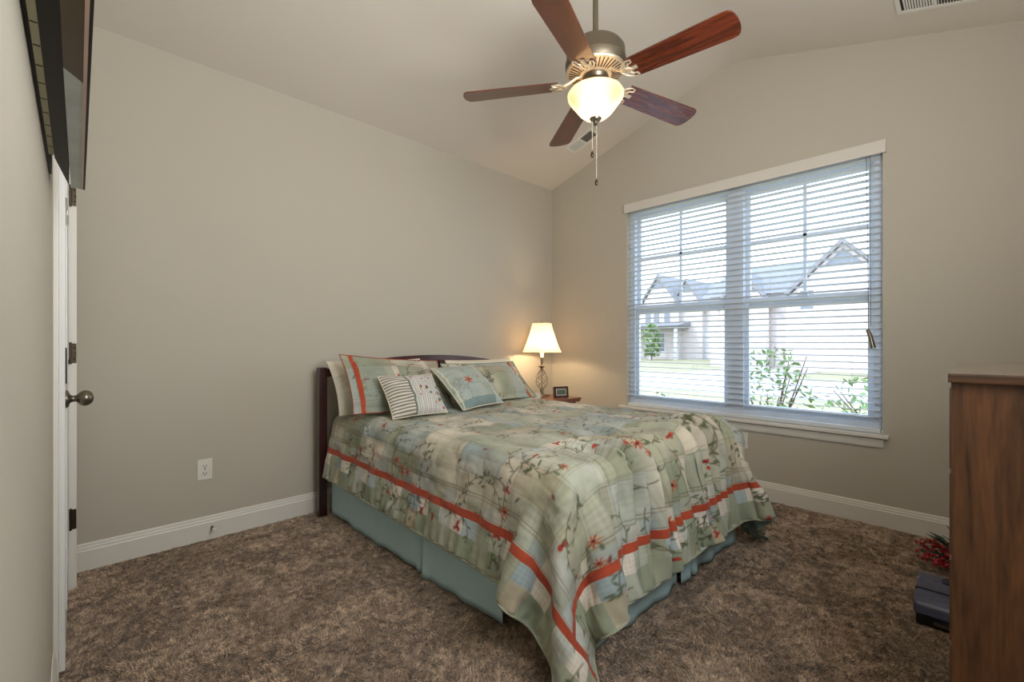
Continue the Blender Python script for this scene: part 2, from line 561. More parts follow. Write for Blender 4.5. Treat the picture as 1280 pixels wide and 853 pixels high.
# ------------------------------------------------------------ window
def place(o, loc):
    o.location = loc
    return o
XG = XW + 0.085
win = MB()
y0, y1, z0, z1 = WY0, WY1, WZ0 + 0.02, WZ1
fw = 0.05
win.box(XG - 0.03, XG + 0.05, y0, y0 + fw, z0, z1, 0.003)
win.box(XG - 0.03, XG + 0.05, y1 - fw, y1, z0, z1, 0.003)
win.box(XG - 0.03, XG + 0.05, y0 + fw, y1 - fw, z1 - fw, z1, 0.003)
win.box(XG - 0.03, XG + 0.05, y0 + fw, y1 - fw, z0, z0 + 0.045, 0.003)
win.box(XG - 0.035, XG + 0.05, 1.228, 1.344, z0 + 0.045, z1 - fw, 0.003)
win = struct(win.build('window_1', M_vinyl))
for ya, yb in ((y0 + fw, 1.228), (1.344, y1 - fw)):
    for lower in (True, False):
        s_ = MB()
        w = 0.032
        xa, xb = (XG - 0.012, XG + 0.014) if lower else (XG + 0.016, XG + 0.042)
        za, zb = (z0 + 0.045, 1.47) if lower else (1.40, z1 - fw)
        s_.box(xa, xb, ya, ya + w, za, zb, 0.002); s_.box(xa, xb, yb - w, yb, za, zb, 0.002)
        s_.box(xa, xb, ya + w, yb - w, zb - 0.045, zb, 0.002); s_.box(xa, xb, ya + w, yb - w, za, za + 0.04, 0.002)
        sash = s_.build('sash', M_vinyl, win)
        if not lower:
            MB().box(xa + 0.006, xb - 0.006, (ya + yb) / 2 - 0.011, (ya + yb) / 2 + 0.011, za + 0.04, zb - 0.045).box(xa + 0.006, xb - 0.006, ya + w, yb - w, 1.895 - 0.010, 1.895 + 0.010).build('glazing_bar', M_vinyl, sash)
        else:
            MB().box(xa - 0.02, xa, (ya + yb) / 2 - 0.03, (ya + yb) / 2 + 0.03, zb - 0.012, zb + 0.004, 0.002).build('sash_lock', M_vinyl, sash)
        xm = (xa + xb) / 2
        MB().box(xm - 0.002, xm + 0.002, ya + w, yb - w, za + 0.04, zb - 0.045).build('pane', M_glass, sash)
# sill (stool) and apron
m = MB()
m.box(XW - 0.042, XW - 0.0005, 0.372, 2.262, 0.545, 0.569, 0.007, 3)
m.box(XW - 0.002, XG - 0.031, WY0, WY1, 0.545, 0.569)
m.build('window_sill', M_trim, win)
MB().prism([(XW - 0.0005, 0.485), (XW - 0.012, 0.485), (XW - 0.016, 0.497), (XW - 0.018, 0.520), (XW - 0.024, 0.540), (XW - 0.0005, 0.544)], 'y', 0.40, 2.235).build('apron', M_trim, win)

# ------------------------------------------------------------ blind
BX = XW + 0.022
bl = thing('window_blind', (BX, 1.30, 2.33), 'white two inch slatted window blind, lowered over the twin window with slats open', 'window blind')
vp = [(XW - 0.026, 2.307), (XW - 0.024, 2.302), (XW - 0.012, 2.302), (XW - 0.012, 2.375), (XW - 0.020, 2.381), (XW - 0.026, 2.379)]
MB().prism(vp, 'y', 0.392, 2.212).box(XW - 0.0262, XW - 0.0005, 0.388, 0.3915, 2.302, 2.381).box(XW - 0.0262, XW - 0.0005, 2.2125, 2.216, 2.302, 2.381).build('valance', M_val, bl)
MB().box(BX - 0.025, BX + 0.025, 0.42, 2.185, 2.305, 2.343, 0.002).build('headrail', M_slat, bl)
NS = 39
pitch = (2.285 - 0.625) / NS
first = None
tilt = math.radians(-6)
for i in range(NS):
    z = 2.285 - pitch * i
    if first is None:
        m = MB()
        pr = []
        for k in range(7):
            a = -1 + 2 * k / 6
            pr.append((a * 0.0245, 0.002 * (1 - a * a)))
        pts = [(x, zz + 0.0015) for x, zz in pr] + [(x, zz - 0.0015) for x, zz in pr[::-1]]
        m.prism([(BX + x * math.cos(tilt) - zz * math.sin(tilt), z + x * math.sin(tilt) + zz) for x, zz in pts], 'y', 0.415, 2.19)
        first = m.build('slat', M_slat, bl, smooth='auto')
        o = first
    else:
        o = first.copy(); COL.objects.link(o)
        o.location = (0, 0, -pitch * i)
MB().box(BX - 0.026, BX + 0.026, 0.415, 2.19, 0.573, 0.598, 0.004).build('bottom_rail', M_slat, bl)
for yy in (0.56, 1.03, 1.58, 2.05):
    m = MB()
    for dx in (-0.0265, 0.0265):
        m.tube([(BX + dx, yy, 0.598), (BX + dx, yy, 2.31)], 0.0009, 6)
    m.build('ladder_cord', M_white, bl)
for yy in (0.70, 1.20, 1.75):
    MB().lathe([(0.006, 0), (0.006, 0.004), (0.003, 0.006)], n=12, M=Matrix.Translation((BX - 0.026, yy, 0.585)) @ Matrix.Rotation(-PI / 2, 4, 'Y')).build('rail_button', M_white, bl)
MB().tube([(XW - 0.018, 0.462, 2.31), (XW - 0.02, 0.461, 1.7), (XW - 0.02, 0.460, 1.235)], 0.0013, 6).tube([(XW - 0.018, 0.482, 2.31), (XW - 0.02, 0.475, 1.7), (XW - 0.02, 0.470, 1.16)], 0.0013, 6).build('pull_cord', M_iron, bl)
MB().tube([(XW - 0.028, 0.475, 1.215), (XW - 0.03, 0.462, 1.18), (XW - 0.03, 0.447, 1.10)], [0.010, 0.012, 0.015], 12).build('cord_tassel', M_nickel, bl, smooth='auto')
MB().tube([(XW - 0.02, 1.03, 1.33), (XW - 0.022, 1.03, 1.0)], 0.003, 8).build('cord_end', M_white, bl) if False else None

# ------------------------------------------------------------ outlets, door stop, vents
def outlet(loc, axis, label):
    r = thing('wall_outlet', loc, label, 'outlet')
    x, y, z = loc
    def bx(a0, a1, z0_, z1_, d0, d1, b=0.0):
        if axis == 'y':
            return (x + a0, x + a1, y - d1, y - d0, z + z0_, z + z1_, b)
        return (x - d1, x - d0, y + a0, y + a1, z + z0_, z + z1_, b)
    MB().box(*bx(-0.036, 0.036, -0.059, 0.059, 0, 0.006, 0.002)).build('cover_plate', M_white, r)
    for dz in (-0.02, 0.02):
        s_ = MB().box(*bx(-0.0165, 0.0165, dz - 0.014, dz + 0.014, 0.006, 0.0085, 0.001)).build('socket', M_white, r)
        MB().box(*bx(-0.0085, -0.0055, dz - 0.003, dz + 0.007, 0.0084, 0.0089)).box(*bx(0.0055, 0.0085, dz - 0.003, dz + 0.006, 0.0084, 0.0089)).box(*bx(-0.003, 0.003, dz - 0.011, dz - 0.006, 0.0084, 0.0089)).build('slot', M_dark, s_)
    MB().box(*bx(-0.003, 0.003, -0.003, 0.003, 0.006, 0.0075)).build('screw', M_nickel, r)
outlet((0.527, YA, 0.405), 'y', 'white duplex outlet on the wall left of the bed, near the door')
outlet((XW, 1.215, 0.41), 'x', 'white duplex outlet under the window sill beside the foot of the bed')
ds = thing('door_stop', (0.56, YA - 0.016, 0.07), 'small spring door stop screwed to the baseboard left of the bed', 'door stop')
sp = [(0.56 + 0.006 * math.cos(k * 0.9), YA - 0.018 - 0.045 * k / 60, 0.07 + 0.006 * math.sin(k * 0.9)) for k in range(61)]
MB().tube(sp, 0.0015, 6).build('spring', M_nickel, ds)
MB().lathe([(0.009, 0), (0.010, 0.008), (0.006, 0.014)], n=12, M=Matrix.Translation((0.56, YA - 0.062, 0.07)) @ Matrix.Rotation(PI / 2, 4, 'X')).build('rubber_tip', M_white, ds)

def vent(cx, cy, lx, ly, label, flip=1):
    z = zc(cy)
    s_ = (ZR - ZE) / (YA - YR)
    ang = math.atan(-s_ if cy > YR else s_)
    Mx = Matrix.Translation((cx, cy, z)) @ Matrix.Rotation(ang, 4, 'X')
    r = thing('ceiling_vent', (cx, cy, z), label, 'air vent')
    m = MB()
    b = 0.022
    m.box(-lx / 2, lx / 2, -ly / 2, -ly / 2 + b, -0.009, -0.0005, 0.002, M=Mx); m.box(-lx / 2, lx / 2, ly / 2 - b, ly / 2, -0.009, -0.0005, 0.002, M=Mx)
    m.box(-lx / 2, -lx / 2 + b, -ly / 2 + b, ly / 2 - b, -0.009, -0.0005, 0.002, M=Mx); m.box(lx / 2 - b, lx / 2, -ly / 2 + b, ly / 2 - b, -0.009, -0.0005, 0.002, M=Mx)
    m.box(-lx / 2 + b, lx / 2 - b, -0.006, 0.006, -0.009, -0.0005, M=Mx)
    m.build('grille_frame', M_trim, r)
    MB().box(-lx / 2 + b, lx / 2 - b, -ly / 2 + b, ly / 2 - b, -0.002, -0.0008, M=Mx).build('duct_opening', M_dark, r)
    n = int((ly - 2 * b) / 0.012)
    for sd in (-1, 1):
        m = MB()
        for k in range(n // 2):
            yy = sd * (0.012 + k * 0.0115)
            if abs(yy) < ly / 2 - b:
                q = Mx @ Matrix.Translation((0, yy, -0.005)) @ Matrix.Rotation(flip * sd * 0.8, 4, 'X')
                m.box(-lx / 2 + b, lx / 2 - b, -0.0038, 0.0038, -0.0006, 0.0006, M=q)
        m.build('louvres', M_trim, r)
vent(3.22, 2.43, 0.15, 0.29, 'white ceiling vent on the slope above the headboard wall, behind the fan', -1)
vent(3.20, 0.15, 0.17, 0.33, 'white ceiling vent above the chest of drawers at the top edge of the photo', -1)

# ------------------------------------------------------------ picture on the left wall (seen from below, edge on)
M_pf = mat('dark_picture_frame', (24, 17, 12), 0.5, spec=0.3, var=0.5, var_scale=10)
M_pf3 = mat('brown_picture_moulding', (74, 58, 36), 0.4, var=0.4, var_scale=12)
M_pf2 = mat('blue_grey_frame_moulding', (176, 184, 182), 0.35, var=0.35, var_scale=9)  # far length of the moulding, paler and blue-grey
M_pp = mat('picture_backing_paper', (206, 204, 176), 0.8, var=0.08, var_scale=20)
M_pe = mat('picture_front_edge', (196, 168, 156), 0.3, var=0.1)
M_canv = mat('picture_canvas', (120, 110, 95), 0.8, var=0.4, var_scale=3)
pic = thing('picture_frame', (XC, 1.2, 1.60), 'large deep dark framed picture high on the left wall above the door casing', 'picture')
PB, PT = 1.60, 2.42
m = MB()
m.box(XC, XC + 0.006, 0.50, 1.80, PB + 0.004, PT)
m.prism([(-0.041, 0.5), (-0.017, 0.5), (-0.017, 1.86), (-0.041, 1.60)], 'z', PB - 0.006, PT)
m.build('frame', M_pf, pic)
MB().box(XC + 0.006, XC + 0.016, 0.50, 1.60, PB, PT).build('backing', M_pp, pic)
for k in range(12):
    yy = 0.74 + 0.072 * k
    MB().box(XC + 0.0065, XC + 0.0150, yy, yy + 0.002, PB - 0.0009, PB + 0.001).build('staple', M_dark, pic)
MB().prism([(-0.017, 0.5), (0.0074, 0.5), (0.0074, 1.10), (-0.017, 1.06)], 'z', PB - 0.009, PT).build('moulding', M_pf3, pic)
MB().prism([(-0.017, 1.0605), (0.0074, 1.1005), (0.0074, 1.86), (-0.014, 1.86)], 'z', PB - 0.009, PT).build('moulding', M_pf2, pic)
MB().box(0.0074, 0.0122, 0.5, 1.86, PB - 0.010, PT).build('lip', M_pe, pic)
MB().box(0.0122, 0.0165, 0.5, 1.86, PB - 0.010, PT, 0.001).build('front_rim', M_pf, pic)
MB().box(0.0165, 0.018, 0.58, 1.78, PB + 0.07, PT - 0.08).build('canvas', M_canv, pic)

# ------------------------------------------------------------ printed fabric
PAL = [(158, 162, 140), (172, 176, 160), (150, 164, 166), (206, 198, 182), (186, 190, 180), (176, 166, 142), (146, 154, 132), (168, 180, 180), (214, 206, 192)]
PALL = np.array([s2l(c) for c in PAL])
RED, RUST, VINE, LEAF, DRED = (np.array(s2l(c)) for c in ((170, 62, 46), (176, 92, 56), (96, 82, 58), (84, 92, 64), (112, 36, 34)))
def fabric(wm, hm, res, seed=1, border=True, dens=1.0):
    """returns an (H, W, 3) linear colour array for a wm x hm metre cloth; v=0 row is the foot hem"""
    rg = random.Random(seed)
    Wp, Hp = int(wm / res), int(hm / res)
    u = (np.arange(Wp) + 0.5) * wm / Wp
    v = (np.arange(Hp) + 0.5) * hm / Hp
    U, V = np.meshgrid(u, v)
    def cuts(L):
        c = [0]; sizes = [.24, .10, .20, .07, .26, .12, .17]
        k = rg.randrange(7)
        while c[-1] < L:
            c.append(c[-1] + sizes[k % 7]); k += 1
        return np.array(c)
    cu, cv = cuts(wm), cuts(hm)
    iu = np.searchsorted(cu, u, side='right'); iv = np.searchsorted(cv, v, side='right')
    tab = np.array([[rg.randrange(len(PAL)) for _ in range(len(cu) + 1)] for _ in range(len(cv) + 1)])
    img = PALL[tab[iv[:, None], iu[None, :]]].copy()
    # gingham threads in a third of the patches
    gin = np.array([[rg.random() < 0.35 for _ in range(len(cu) + 1)] for _ in range(len(cv) + 1)])[iv[:, None], iu[None, :]]
    ck = ((np.floor(U / 0.012) % 2) * 0.5 + (np.floor(V / 0.012) % 2) * 0.5)
    img *= np.where(gin, 0.86 + 0.22 * ck, 1.0)[..., None]
    # thin plaid lines at some patch borders
    for c in list(cu[1:-1]):
        for off in (-0.006, 0.008):
            k = np.exp(-((u - c - off) / 0.0022) ** 2)[None, :, None] * 0.45
            img = img * (1 - k) + VINE * k
    for c in list(cv[1:-1]):
        for off in (-0.006, 0.008):
            k = np.exp(-((v - c - off) / 0.0022) ** 2)[:, None, None] * 0.45
            img = img * (1 - k) + VINE * k
    mo = np.clip(noise2(U * 9, V * 6, seed + 50) * 1.6 - 0.45, 0, 1)[..., None] * 0.45
    img = img * (1 - mo) + PALL[3] * mo
    mo = np.clip(noise2(U * 8, V * 7, seed + 51) * 1.6 - 0.6, 0, 1)[..., None] * 0.5
    img = img * (1 - mo) + PALL[0] * mo
    img *= (0.76 + 0.36 * noise2(U * 14, V * 11, seed))[..., None] * np.array([0.97, 0.95, 0.90])
    img *= (0.95 + 0.1 * noise2(U * 60, V * 60, seed + 3))[..., None]
    D = None
    if border:
        D = np.minimum(np.minimum(U, wm - U), V)
        Alng = np.where(V <= np.minimum(U, wm - U), U, V)
        sq = np.floor(Alng / 0.085).astype(int)
        row0 = np.array([6, 0, 1, 0, 6, 5, 0, 1, 6, 0])[sq % 10]
        col0 = PALL[row0] * (0.86 + 0.18 * noise2(Alng * 70, D * 9, 5))[..., None]
        row1 = np.array([8, 1, 0, 7, 8, 4, 6, 8, 2, 0])[(sq + 3) % 10]
        g2 = ((np.floor(Alng / 0.008) % 2) * 0.5 + (np.floor(D / 0.008) % 2) * 0.5)
        col1 = PALL[row1] * (0.9 + 0.14 * g2)[..., None]
        img = np.where((D < 0.095)[..., None], col0, img)
        img = np.where(((D >= 0.095) & (D < 0.160))[..., None], col1, img)
        img = np.where(((D >= 0.190) & (D < 0.245))[..., None], 0.5 * img + 0.5 * PALL[np.array([4, 8, 7, 0, 8, 2, 1])[sq % 7]], img)
        for dd in (0.197, 0.252, 0.264):
            k = np.exp(-((D - dd) / 0.002) ** 2)[..., None] * 0.7
            img = img * (1 - k) + VINE * k
    du, dv = wm / Wp, hm / Hp
    def dab(cx, cy, fn, R, colr, al=1.0):
        i0, i1 = int((cy - R) / dv), int((cy + R) / dv) + 2
        j0, j1 = int((cx - R) / du), int((cx + R) / du) + 2
        i0 = max(i0, 0); j0 = max(j0, 0); i1 = min(i1, Hp); j1 = min(j1, Wp)
        if i0 >= i1 or j0 >= j1: return
        a = np.clip(fn(U[i0:i1, j0:j1] - cx, V[i0:i1, j0:j1] - cy), 0, 1)[..., None] * al
        img[i0:i1, j0:j1] = img[i0:i1, j0:j1] * (1 - a) + colr * a
    aa = res
    def leaf(cx, cy, th, L, w, c):
        ct, st_ = math.cos(th), math.sin(th)
        dab(cx, cy, lambda x, y: (1 - np.sqrt(((x * ct + y * st_) / L) ** 2 + ((-x * st_ + y * ct) / w) ** 2)) * w / aa + 0.5, L * 1.2, c, 0.9)
    def flower(cx, cy, R, c, petals):
        def fn(x, y):
            r = np.hypot(x, y); th = np.arctan2(y, x)
            return (R * (0.62 + 0.38 * np.cos(petals * th)) - r) / aa + 0.5
        dab(cx, cy, fn, R * 1.2, c)
        dab(cx, cy, lambda x, y: (R * 0.28 - np.hypot(x, y)) / aa + 0.5, R, DRED)
    def vine(x, y, th, L, curl):
        n = int(L / (aa * 0.8))
        stp = L / n
        for k in range(n):
            x += math.cos(th) * stp; y += math.sin(th) * stp
            th += stp * curl * (1 + 1.8 * k / n)
            dab(x, y, lambda a, b: (0.0016 - np.hypot(a, b)) / aa + 0.65, 0.006, VINE, 0.75)
            if k and k % max(1, int(0.035 / stp)) == 0:
                s_ = 1 if (k // max(1, int(0.035 / stp))) % 2 else -1
                leaf(x + math.cos(th + s_ * 1.0) * 0.010, y + math.sin(th + s_ * 1.0) * 0.010, th + s_ * 0.8, 0.0105, 0.004, LEAF)
        return x, y, th
    area = wm * hm
    for _ in range(int(area * 34 * dens)):
        x, y, th = rg.random() * wm, rg.random() * hm, rg.random() * 2 * PI
        L = rg.uniform(0.15, 0.42)
        x2, y2, _t = vine(x, y, th, L, rg.choice((-1, 1)) * rg.uniform(2, 9))
        q = rg.random()
        if q < 0.45: flower(x2, y2, rg.uniform(0.017, 0.026), RED, 2 if q < 0.15 else 3)
        elif q < 0.8: flower(x2, y2, rg.uniform(0.016, 0.028), RUST, 7)
        if q < 0.5:
            for k in range(6): leaf(x + rg.uniform(-.03, .03), y + rg.uniform(-.03, .03), rg.random() * PI, 0.013, 0.005, LEAF)
    for _ in range(int(area * 26 * dens)):
        leaf(rg.random() * wm, rg.random() * hm, rg.random() * PI, rg.uniform(.008, .016), .005, LEAF if rg.random() < .7 else DRED)
    if border:
        m_ = (D >= 0.160) & (D < 0.190)
        m_ = ((np.minimum(U, wm - U) >= 0.160) & (np.minimum(U, wm - U) < 0.190)) | ((V >= 0.160) & (V < 0.190) & (np.minimum(U, wm - U) > 0.175))
        img[m_] = np.array(s2l((164, 68, 42))) * (0.93 + 0.14 * noise2(U * 90, V * 90, 9))[m_][:, None]
    return img

def upsample(P, H, Wd):
    """smooth (Catmull-Rom) resample of a coarse (h, w, 3) grid"""
    def rs(A, n):
        m = A.shape[0]
        tt = np.linspace(0, m - 1, n)
        i = np.clip(np.floor(tt).astype(int), 0, m - 2)
        f = (tt - i).reshape((-1,) + (1,) * (A.ndim - 1))
        p0 = A[np.clip(i - 1, 0, m - 1)]; p1 = A[i]; p2 = A[i + 1]; p3 = A[np.clip(i + 2, 0, m - 1)]
        return 0.5 * ((2 * p1) + (-p0 + p2) * f + (2 * p0 - 5 * p1 + 4 * p2 - p3) * f ** 2 + (-p0 + 3 * p1 - 3 * p2 + p3) * f ** 3)
    return rs(rs(P, H).transpose(1, 0, 2), Wd).transpose(1, 0, 2)

def normals(P):
    a = np.gradient(P, axis=1); b = np.gradient(P, axis=0)
    n = np.cross(a, b)
    return n / (np.linalg.norm(n, axis=-1, keepdims=True) + 1e-9)

# ------------------------------------------------------------ bed
BX0, BX1, BY0, BY1 = 1.22, 2.72, 0.98, 2.93
bed = thing('bed', (1.97, 1.95, 0), 'queen bed with an arched dark cherry slatted headboard against the back wall', 'bed')
hb = MB()
for px in (1.150, 2.790):
    MB().box(px - 0.026, px + 0.026, 2.955, 3.005, 0.0, 0.972, 0.005).build('headboard_post', M_postw, bed)
def arc(x):
    return 0.962 + 0.078 * (1 - ((x - 1.97) / 0.794) ** 2)
N = 24
xs_ = [1.176 + (2.764 - 1.176) * k / N for k in range(N + 1)]
MB().prism([(x, arc(x)) for x in xs_] + [(x, arc(x) - 0.055) for x in xs_[::-1]], 'y', 2.965, 2.995).build('top_rail', M_cherry, bed)
MB().box(1.176, 2.764, 2.968, 2.992, 0.30, 0.42, 0.003).build('lower_rail', M_cherry, bed)
for k in range(15):
    x = 1.176 + (k + 1) * 1.588 / 16
    MB().box(x - 0.009, x + 0.009, 2.972, 2.988, 0.41, arc(x) - 0.05, 0.002).build('headboard_slat', M_postw, bed)
MB().box(BX0 + 0.01, BX1 - 0.01, BY0 + 0.01, BY1 - 0.01, 0.40, 0.655, 0.06, 4).build('mattress', M_matt, bed, smooth='auto')
MB().box(BX0 + 0.02, BX1 - 0.02, BY0 + 0.02, BY1 - 0.01, 0.20, 0.398, 0.02, 2).build('box_spring', M_matt, bed)
MB().box(BX0 + 0.03, BX1 - 0.03, BY0 + 0.04, BY0 + 0.07, 0.16, 0.199).box(BX0 + 0.03, BX1 - 0.03, 2.86, 2.90, 0.16, 0.199).box(BX0 + 0.03, BX0 + 0.06, BY0 + 0.07, 2.96, 0.16, 0.199).box(BX1 - 0.06, BX1 - 0.03, BY0 + 0.07, 2.96, 0.16, 0.199).build('metal_frame', M_iron, bed)
for lx, ly in ((1.30, 1.10), (2.66, 1.10), (1.30, 2.6), (2.66, 2.6), (1.97, 1.1)):
    MB().lathe([(0.022, 0.0), (0.024, 0.03), (0.013, 0.035), (0.013, 0.17)], lx, ly, 14).build('leg', M_iron, bed)

# bed skirt: hanging panels of teal cotton with inverted pleats
def skirt_strip(path, z_top, z_bot_fn, n=160, flare=0.02, wave=0.004, pleats=()):
    pts = [Vector(p) for p in path]
    L = [0]
    for a, b in zip(pts, pts[1:]): L.append(L[-1] + (b - a).length)
    rows = []
    for j in range(14):
        row = []
        tz = j / 13
        for i in range(n + 1):
            s_ = L[-1] * i / n
            k = max(q for q in range(len(L) - 1) if L[q] <= s_ + 1e-9)
            f = (s_ - L[k]) / (L[k + 1] - L[k])
            p = pts[k].lerp(pts[k + 1], f)
            d = (pts[k + 1] - pts[k]).normalized()
            nrm = Vector((d.y, -d.x))
            off = flare * tz + wave * tz * (math.sin(s_ * 23) + 0.6 * math.sin(s_ * 41 + 1))
            for c in pleats:
                q = (s_ - c) / 0.012
                off -= 0.05 * tz * math.exp(-q * q)
                off += 0.018 * tz * math.exp(-((s_ - c - 0.035) / 0.03) ** 2) + 0.012 * tz * math.exp(-((s_ - c + 0.03) / 0.03) ** 2)
            row.append((p.x + nrm.x * off, p.y + nrm.y * off, z_top + (z_bot_fn(s_) - z_top) * tz))
        rows.append(row)
    return np.array(rows)
sk = thing('bed_skirt', (1.97, 1.95, 0.0), 'pleated teal cotton bed skirt hanging below the comforter to the carpet', 'bed skirt')
def panel(name, path, pleats, zb=lambda s_: 0.014 + 0.006 * math.sin(s_ * 9), flare=0.02, wave=0.005):
    o = grid_obj(name, skirt_strip(path, 0.399, zb, flare=flare, wave=wave, pleats=pleats), M_skirt, parent=sk)
    sm = o.modifiers.new('thick', 'SOLIDIFY'); sm.thickness = 0.002
    return o
V2 = lambda x, y: (x, y)
panel('side_panel', [V2(1.205, 1.30), V2(1.203, 2.94)][::-1], (1.07,), flare=0.0)
panel('side_panel', [V2(2.735, 1.30), V2(2.735, 2.94)], (0.6,), flare=0.0)
panel('foot_panel', [V2(1.25, 0.968), V2(1.99, 0.965)], (), flare=0.005, wave=0.007)
panel('foot_panel', [V2(2.01, 0.962), V2(2.66, 0.962)], (0.10,), flare=0.005, wave=0.008)
MB().box(BX0 + 0.0, BX1 - 0.0, BY0 + 0.0, BY1, 0.3985, 0.3999).build('deck_sheet', M_skirt, sk)

# comforter: cloth relaxed over the mattress by position based dynamics
CW, CH = 2.31, 2.38
NX, NY = 82, 82
hx, hy = CW / (NX - 1), CH / (NY - 1)
CX0 = 1.97 - CW / 2 - 0.01
CYH = 2.915
gx, gy = np.meshgrid(np.linspace(0, CW, NX), np.linspace(0, CH, NY))
P = np.zeros((NY, NX, 3))
foot = np.clip(1 - gy / 1.25, 0, 1)
shrink = 1 - 0.085 * np.clip(foot * 1.6, 0, 1)
P[..., 0] = 1.97 + (gx - CW / 2) * shrink + 0.08 * (gy / CH - 0.45)
P[..., 1] = CYH - (CH - gy)
rgn = np.random.RandomState(4)
P[..., 2] = 0.72 + 0.004 * rgn.rand(NY, NX) + 0.022 * foot * np.sin(gx * 38 + 1.4 * np.sin(gx * 7) + gy * 2.0)
X0 = P.copy()
Vl = np.zeros_like(P)
R_ = 0.075
lo = np.array([BX0 - 0.0 + R_, BY0 + R_, -1.0]); hi = np.array([BX1 + R_ * 0 - R_, 3.5, 0.665 - R_])
TH = 0.018
KX, KY, KR = 0.20, 0.26, 0.05
def collide(P, Q):
    c = np.clip(P, lo, hi)
    d = P - c
    L = np.linalg.norm(d, axis=-1)
    rr = R_ + TH
    inside = L < rr
    dz = np.where(L[..., None] > 1e-6, d / np.maximum(L, 1e-6)[..., None], np.array([0, 0, 1.0]))
    new = c + dz * rr
    P2 = np.where(inside[..., None], new, P)
    # friction
    fr = np.where(inside, 0.75, 0.0)[..., None]
    t_ = P2 - Q
    nrm_ = (t_ * dz).sum(-1, keepdims=True) * dz
    P2 = P2 - fr * (t_ - nrm_)
    # the skirt, the bunched sheets and its own stiffness hold the overhang away from the sides
    dd = np.clip(0.62 - P2[..., 2], 0, 0.6)
    px_ = P2[..., 0] - (BX0 - TH - KX * dd); py_ = P2[..., 1] - (BY0 - TH - KY * dd); pr_ = (BX1 + TH + KR * dd) - P2[..., 0]
    ins = (px_ > 0) & (py_ > 0) & (pr_ > 0) & (dd > 0.0)
    mn = np.minimum(np.minimum(px_, py_), pr_)
    P2[..., 0] -= np.where(ins & (px_ == mn), px_, 0)
    P2[..., 1] -= np.where(ins & (py_ == mn) & (px_ != mn), py_, 0)
    P2[..., 0] += np.where(ins & (pr_ == mn) & (px_ != mn) & (py_ != mn), pr_, 0)
    fl = P2[..., 2] < 0.025
    P2[..., 2] = np.where(fl, 0.025, P2[..., 2])
    P2[..., 0] = np.where(fl, 0.5 * P2[..., 0] + 0.5 * Q[..., 0], P2[..., 0])
    P2[..., 1] = np.where(fl, 0.5 * P2[..., 1] + 0.5 * Q[..., 1], P2[..., 1])
    # keep in front of the headboard and off the pillows' place
    P2[..., 1] = np.minimum(P2[..., 1], 2.93)
    return P2
def cons(P, sa, sb, rest, k, both=True):
    a = P[sa]; b = P[sb]
    d = b - a
    L = np.linalg.norm(d, axis=-1, keepdims=True) + 1e-9
    e = (L - rest) / L
    if not both:
        e = np.minimum(e, 0)
    corr = 0.5 * k * e * d
    P[sa] += corr; P[sb] -= corr
S = slice
def pairs(dx, dy):
    out = []
    n0 = max(1, 2 * abs(dx)); m0 = max(1, 2 * dy)
    for par_ in range(2):
        pass
    return out
dg = math.hypot(hx, hy)
for it in range(330):
    Q = P.copy()
    Vl *= 0.97
    Vl[..., 2] -= 9.8 * 0.008
    P = P + Vl * 0.008
    for k in range(7):
        for o_ in (0, 1):
            w_ = (NX - o_) // 2 * 2
            cons(P, (S(None), S(o_, o_ + w_, 2)), (S(None), S(o_ + 1, o_ + w_, 2)), hx, 1.0)
            h_ = (NY - o_) // 2 * 2
            cons(P, (S(o_, o_ + h_, 2), S(None)), (S(o_ + 1, o_ + h_, 2), S(None)), hy, 1.0)
            cons(P, (S(o_, o_ + h_, 2), S(0, NX - 1)), (S(o_ + 1, o_ + h_, 2), S(1, NX)), dg, 0.35)
            cons(P, (S(o_, o_ + h_, 2), S(1, NX)), (S(o_ + 1, o_ + h_, 2), S(0, NX - 1)), dg, 0.35)
        for o_ in range(4):   # bending: resist folding over two cells
            n4 = (NX - 2 - o_ + 3) // 4
            if n4 > 0:
                ia = np.arange(o_, NX - 2, 4)
                cons(P, (S(None), ia), (S(None), ia + 2), 2 * hx, 0.22, False)
            ja = np.arange(o_, NY - 2, 4)
            cons(P, (ja, S(None)), (ja + 2, S(None)), 2 * hy, 0.30, False)
        P = collide(P, Q)
    Vl = (P - Q) / 0.008
    sp_ = np.linalg.norm(Vl, axis=-1, keepdims=True)
    Vl *= np.minimum(1, 1.5 / (sp_ + 1e-9))
PC = P
# the hanging corner folds in against the foot of the bed
wq_ = np.exp(-((gx - 0.36) / 0.20) ** 2) * np.exp(-(gy / 0.34) ** 2)
PC[..., 0] -= 0.10 * wq_
PC[..., 1] += 0.07 * wq_
RESC = 0.0036
img = fabric(CW, CH, RESC, seed=11)
Hh, Ww = img.shape[:2]
Pf = upsample(PC, Hh, Ww)
Nf = normals(Pf)
if Nf[Hh // 2, Ww // 2, 2] < 0: Nf = -Nf
Uf, Vf = np.meshgrid(np.linspace(0, CW, Ww), np.linspace(0, CH, Hh))
puff = 0.018 * (noise2(Uf * 7, Vf * 9, 21) - .5) + 0.010 * (noise2(Uf * 22, Vf * 16, 22) - .5) + 0.0022 * (noise2(Uf * 60, Vf * 45, 23) - .5)
edge = np.minimum(np.minimum(Uf, CW - Uf), np.minimum(Vf, CH - Vf))
q_ = np.abs(np.sin(Uf * PI / 0.20)) * np.abs(np.sin(Vf * PI / 0.20))
puff += 0.007 * np.sqrt(q_)
hemw = np.clip(1 - edge / 0.12, 0, 1)
Al = np.where(np.minimum(Uf, CW - Uf) < Vf, Vf, Uf)
puff += 0.006 * hemw * np.sin(Al * 95 + 2 * noise2(Al * 12, edge * 5, 8))
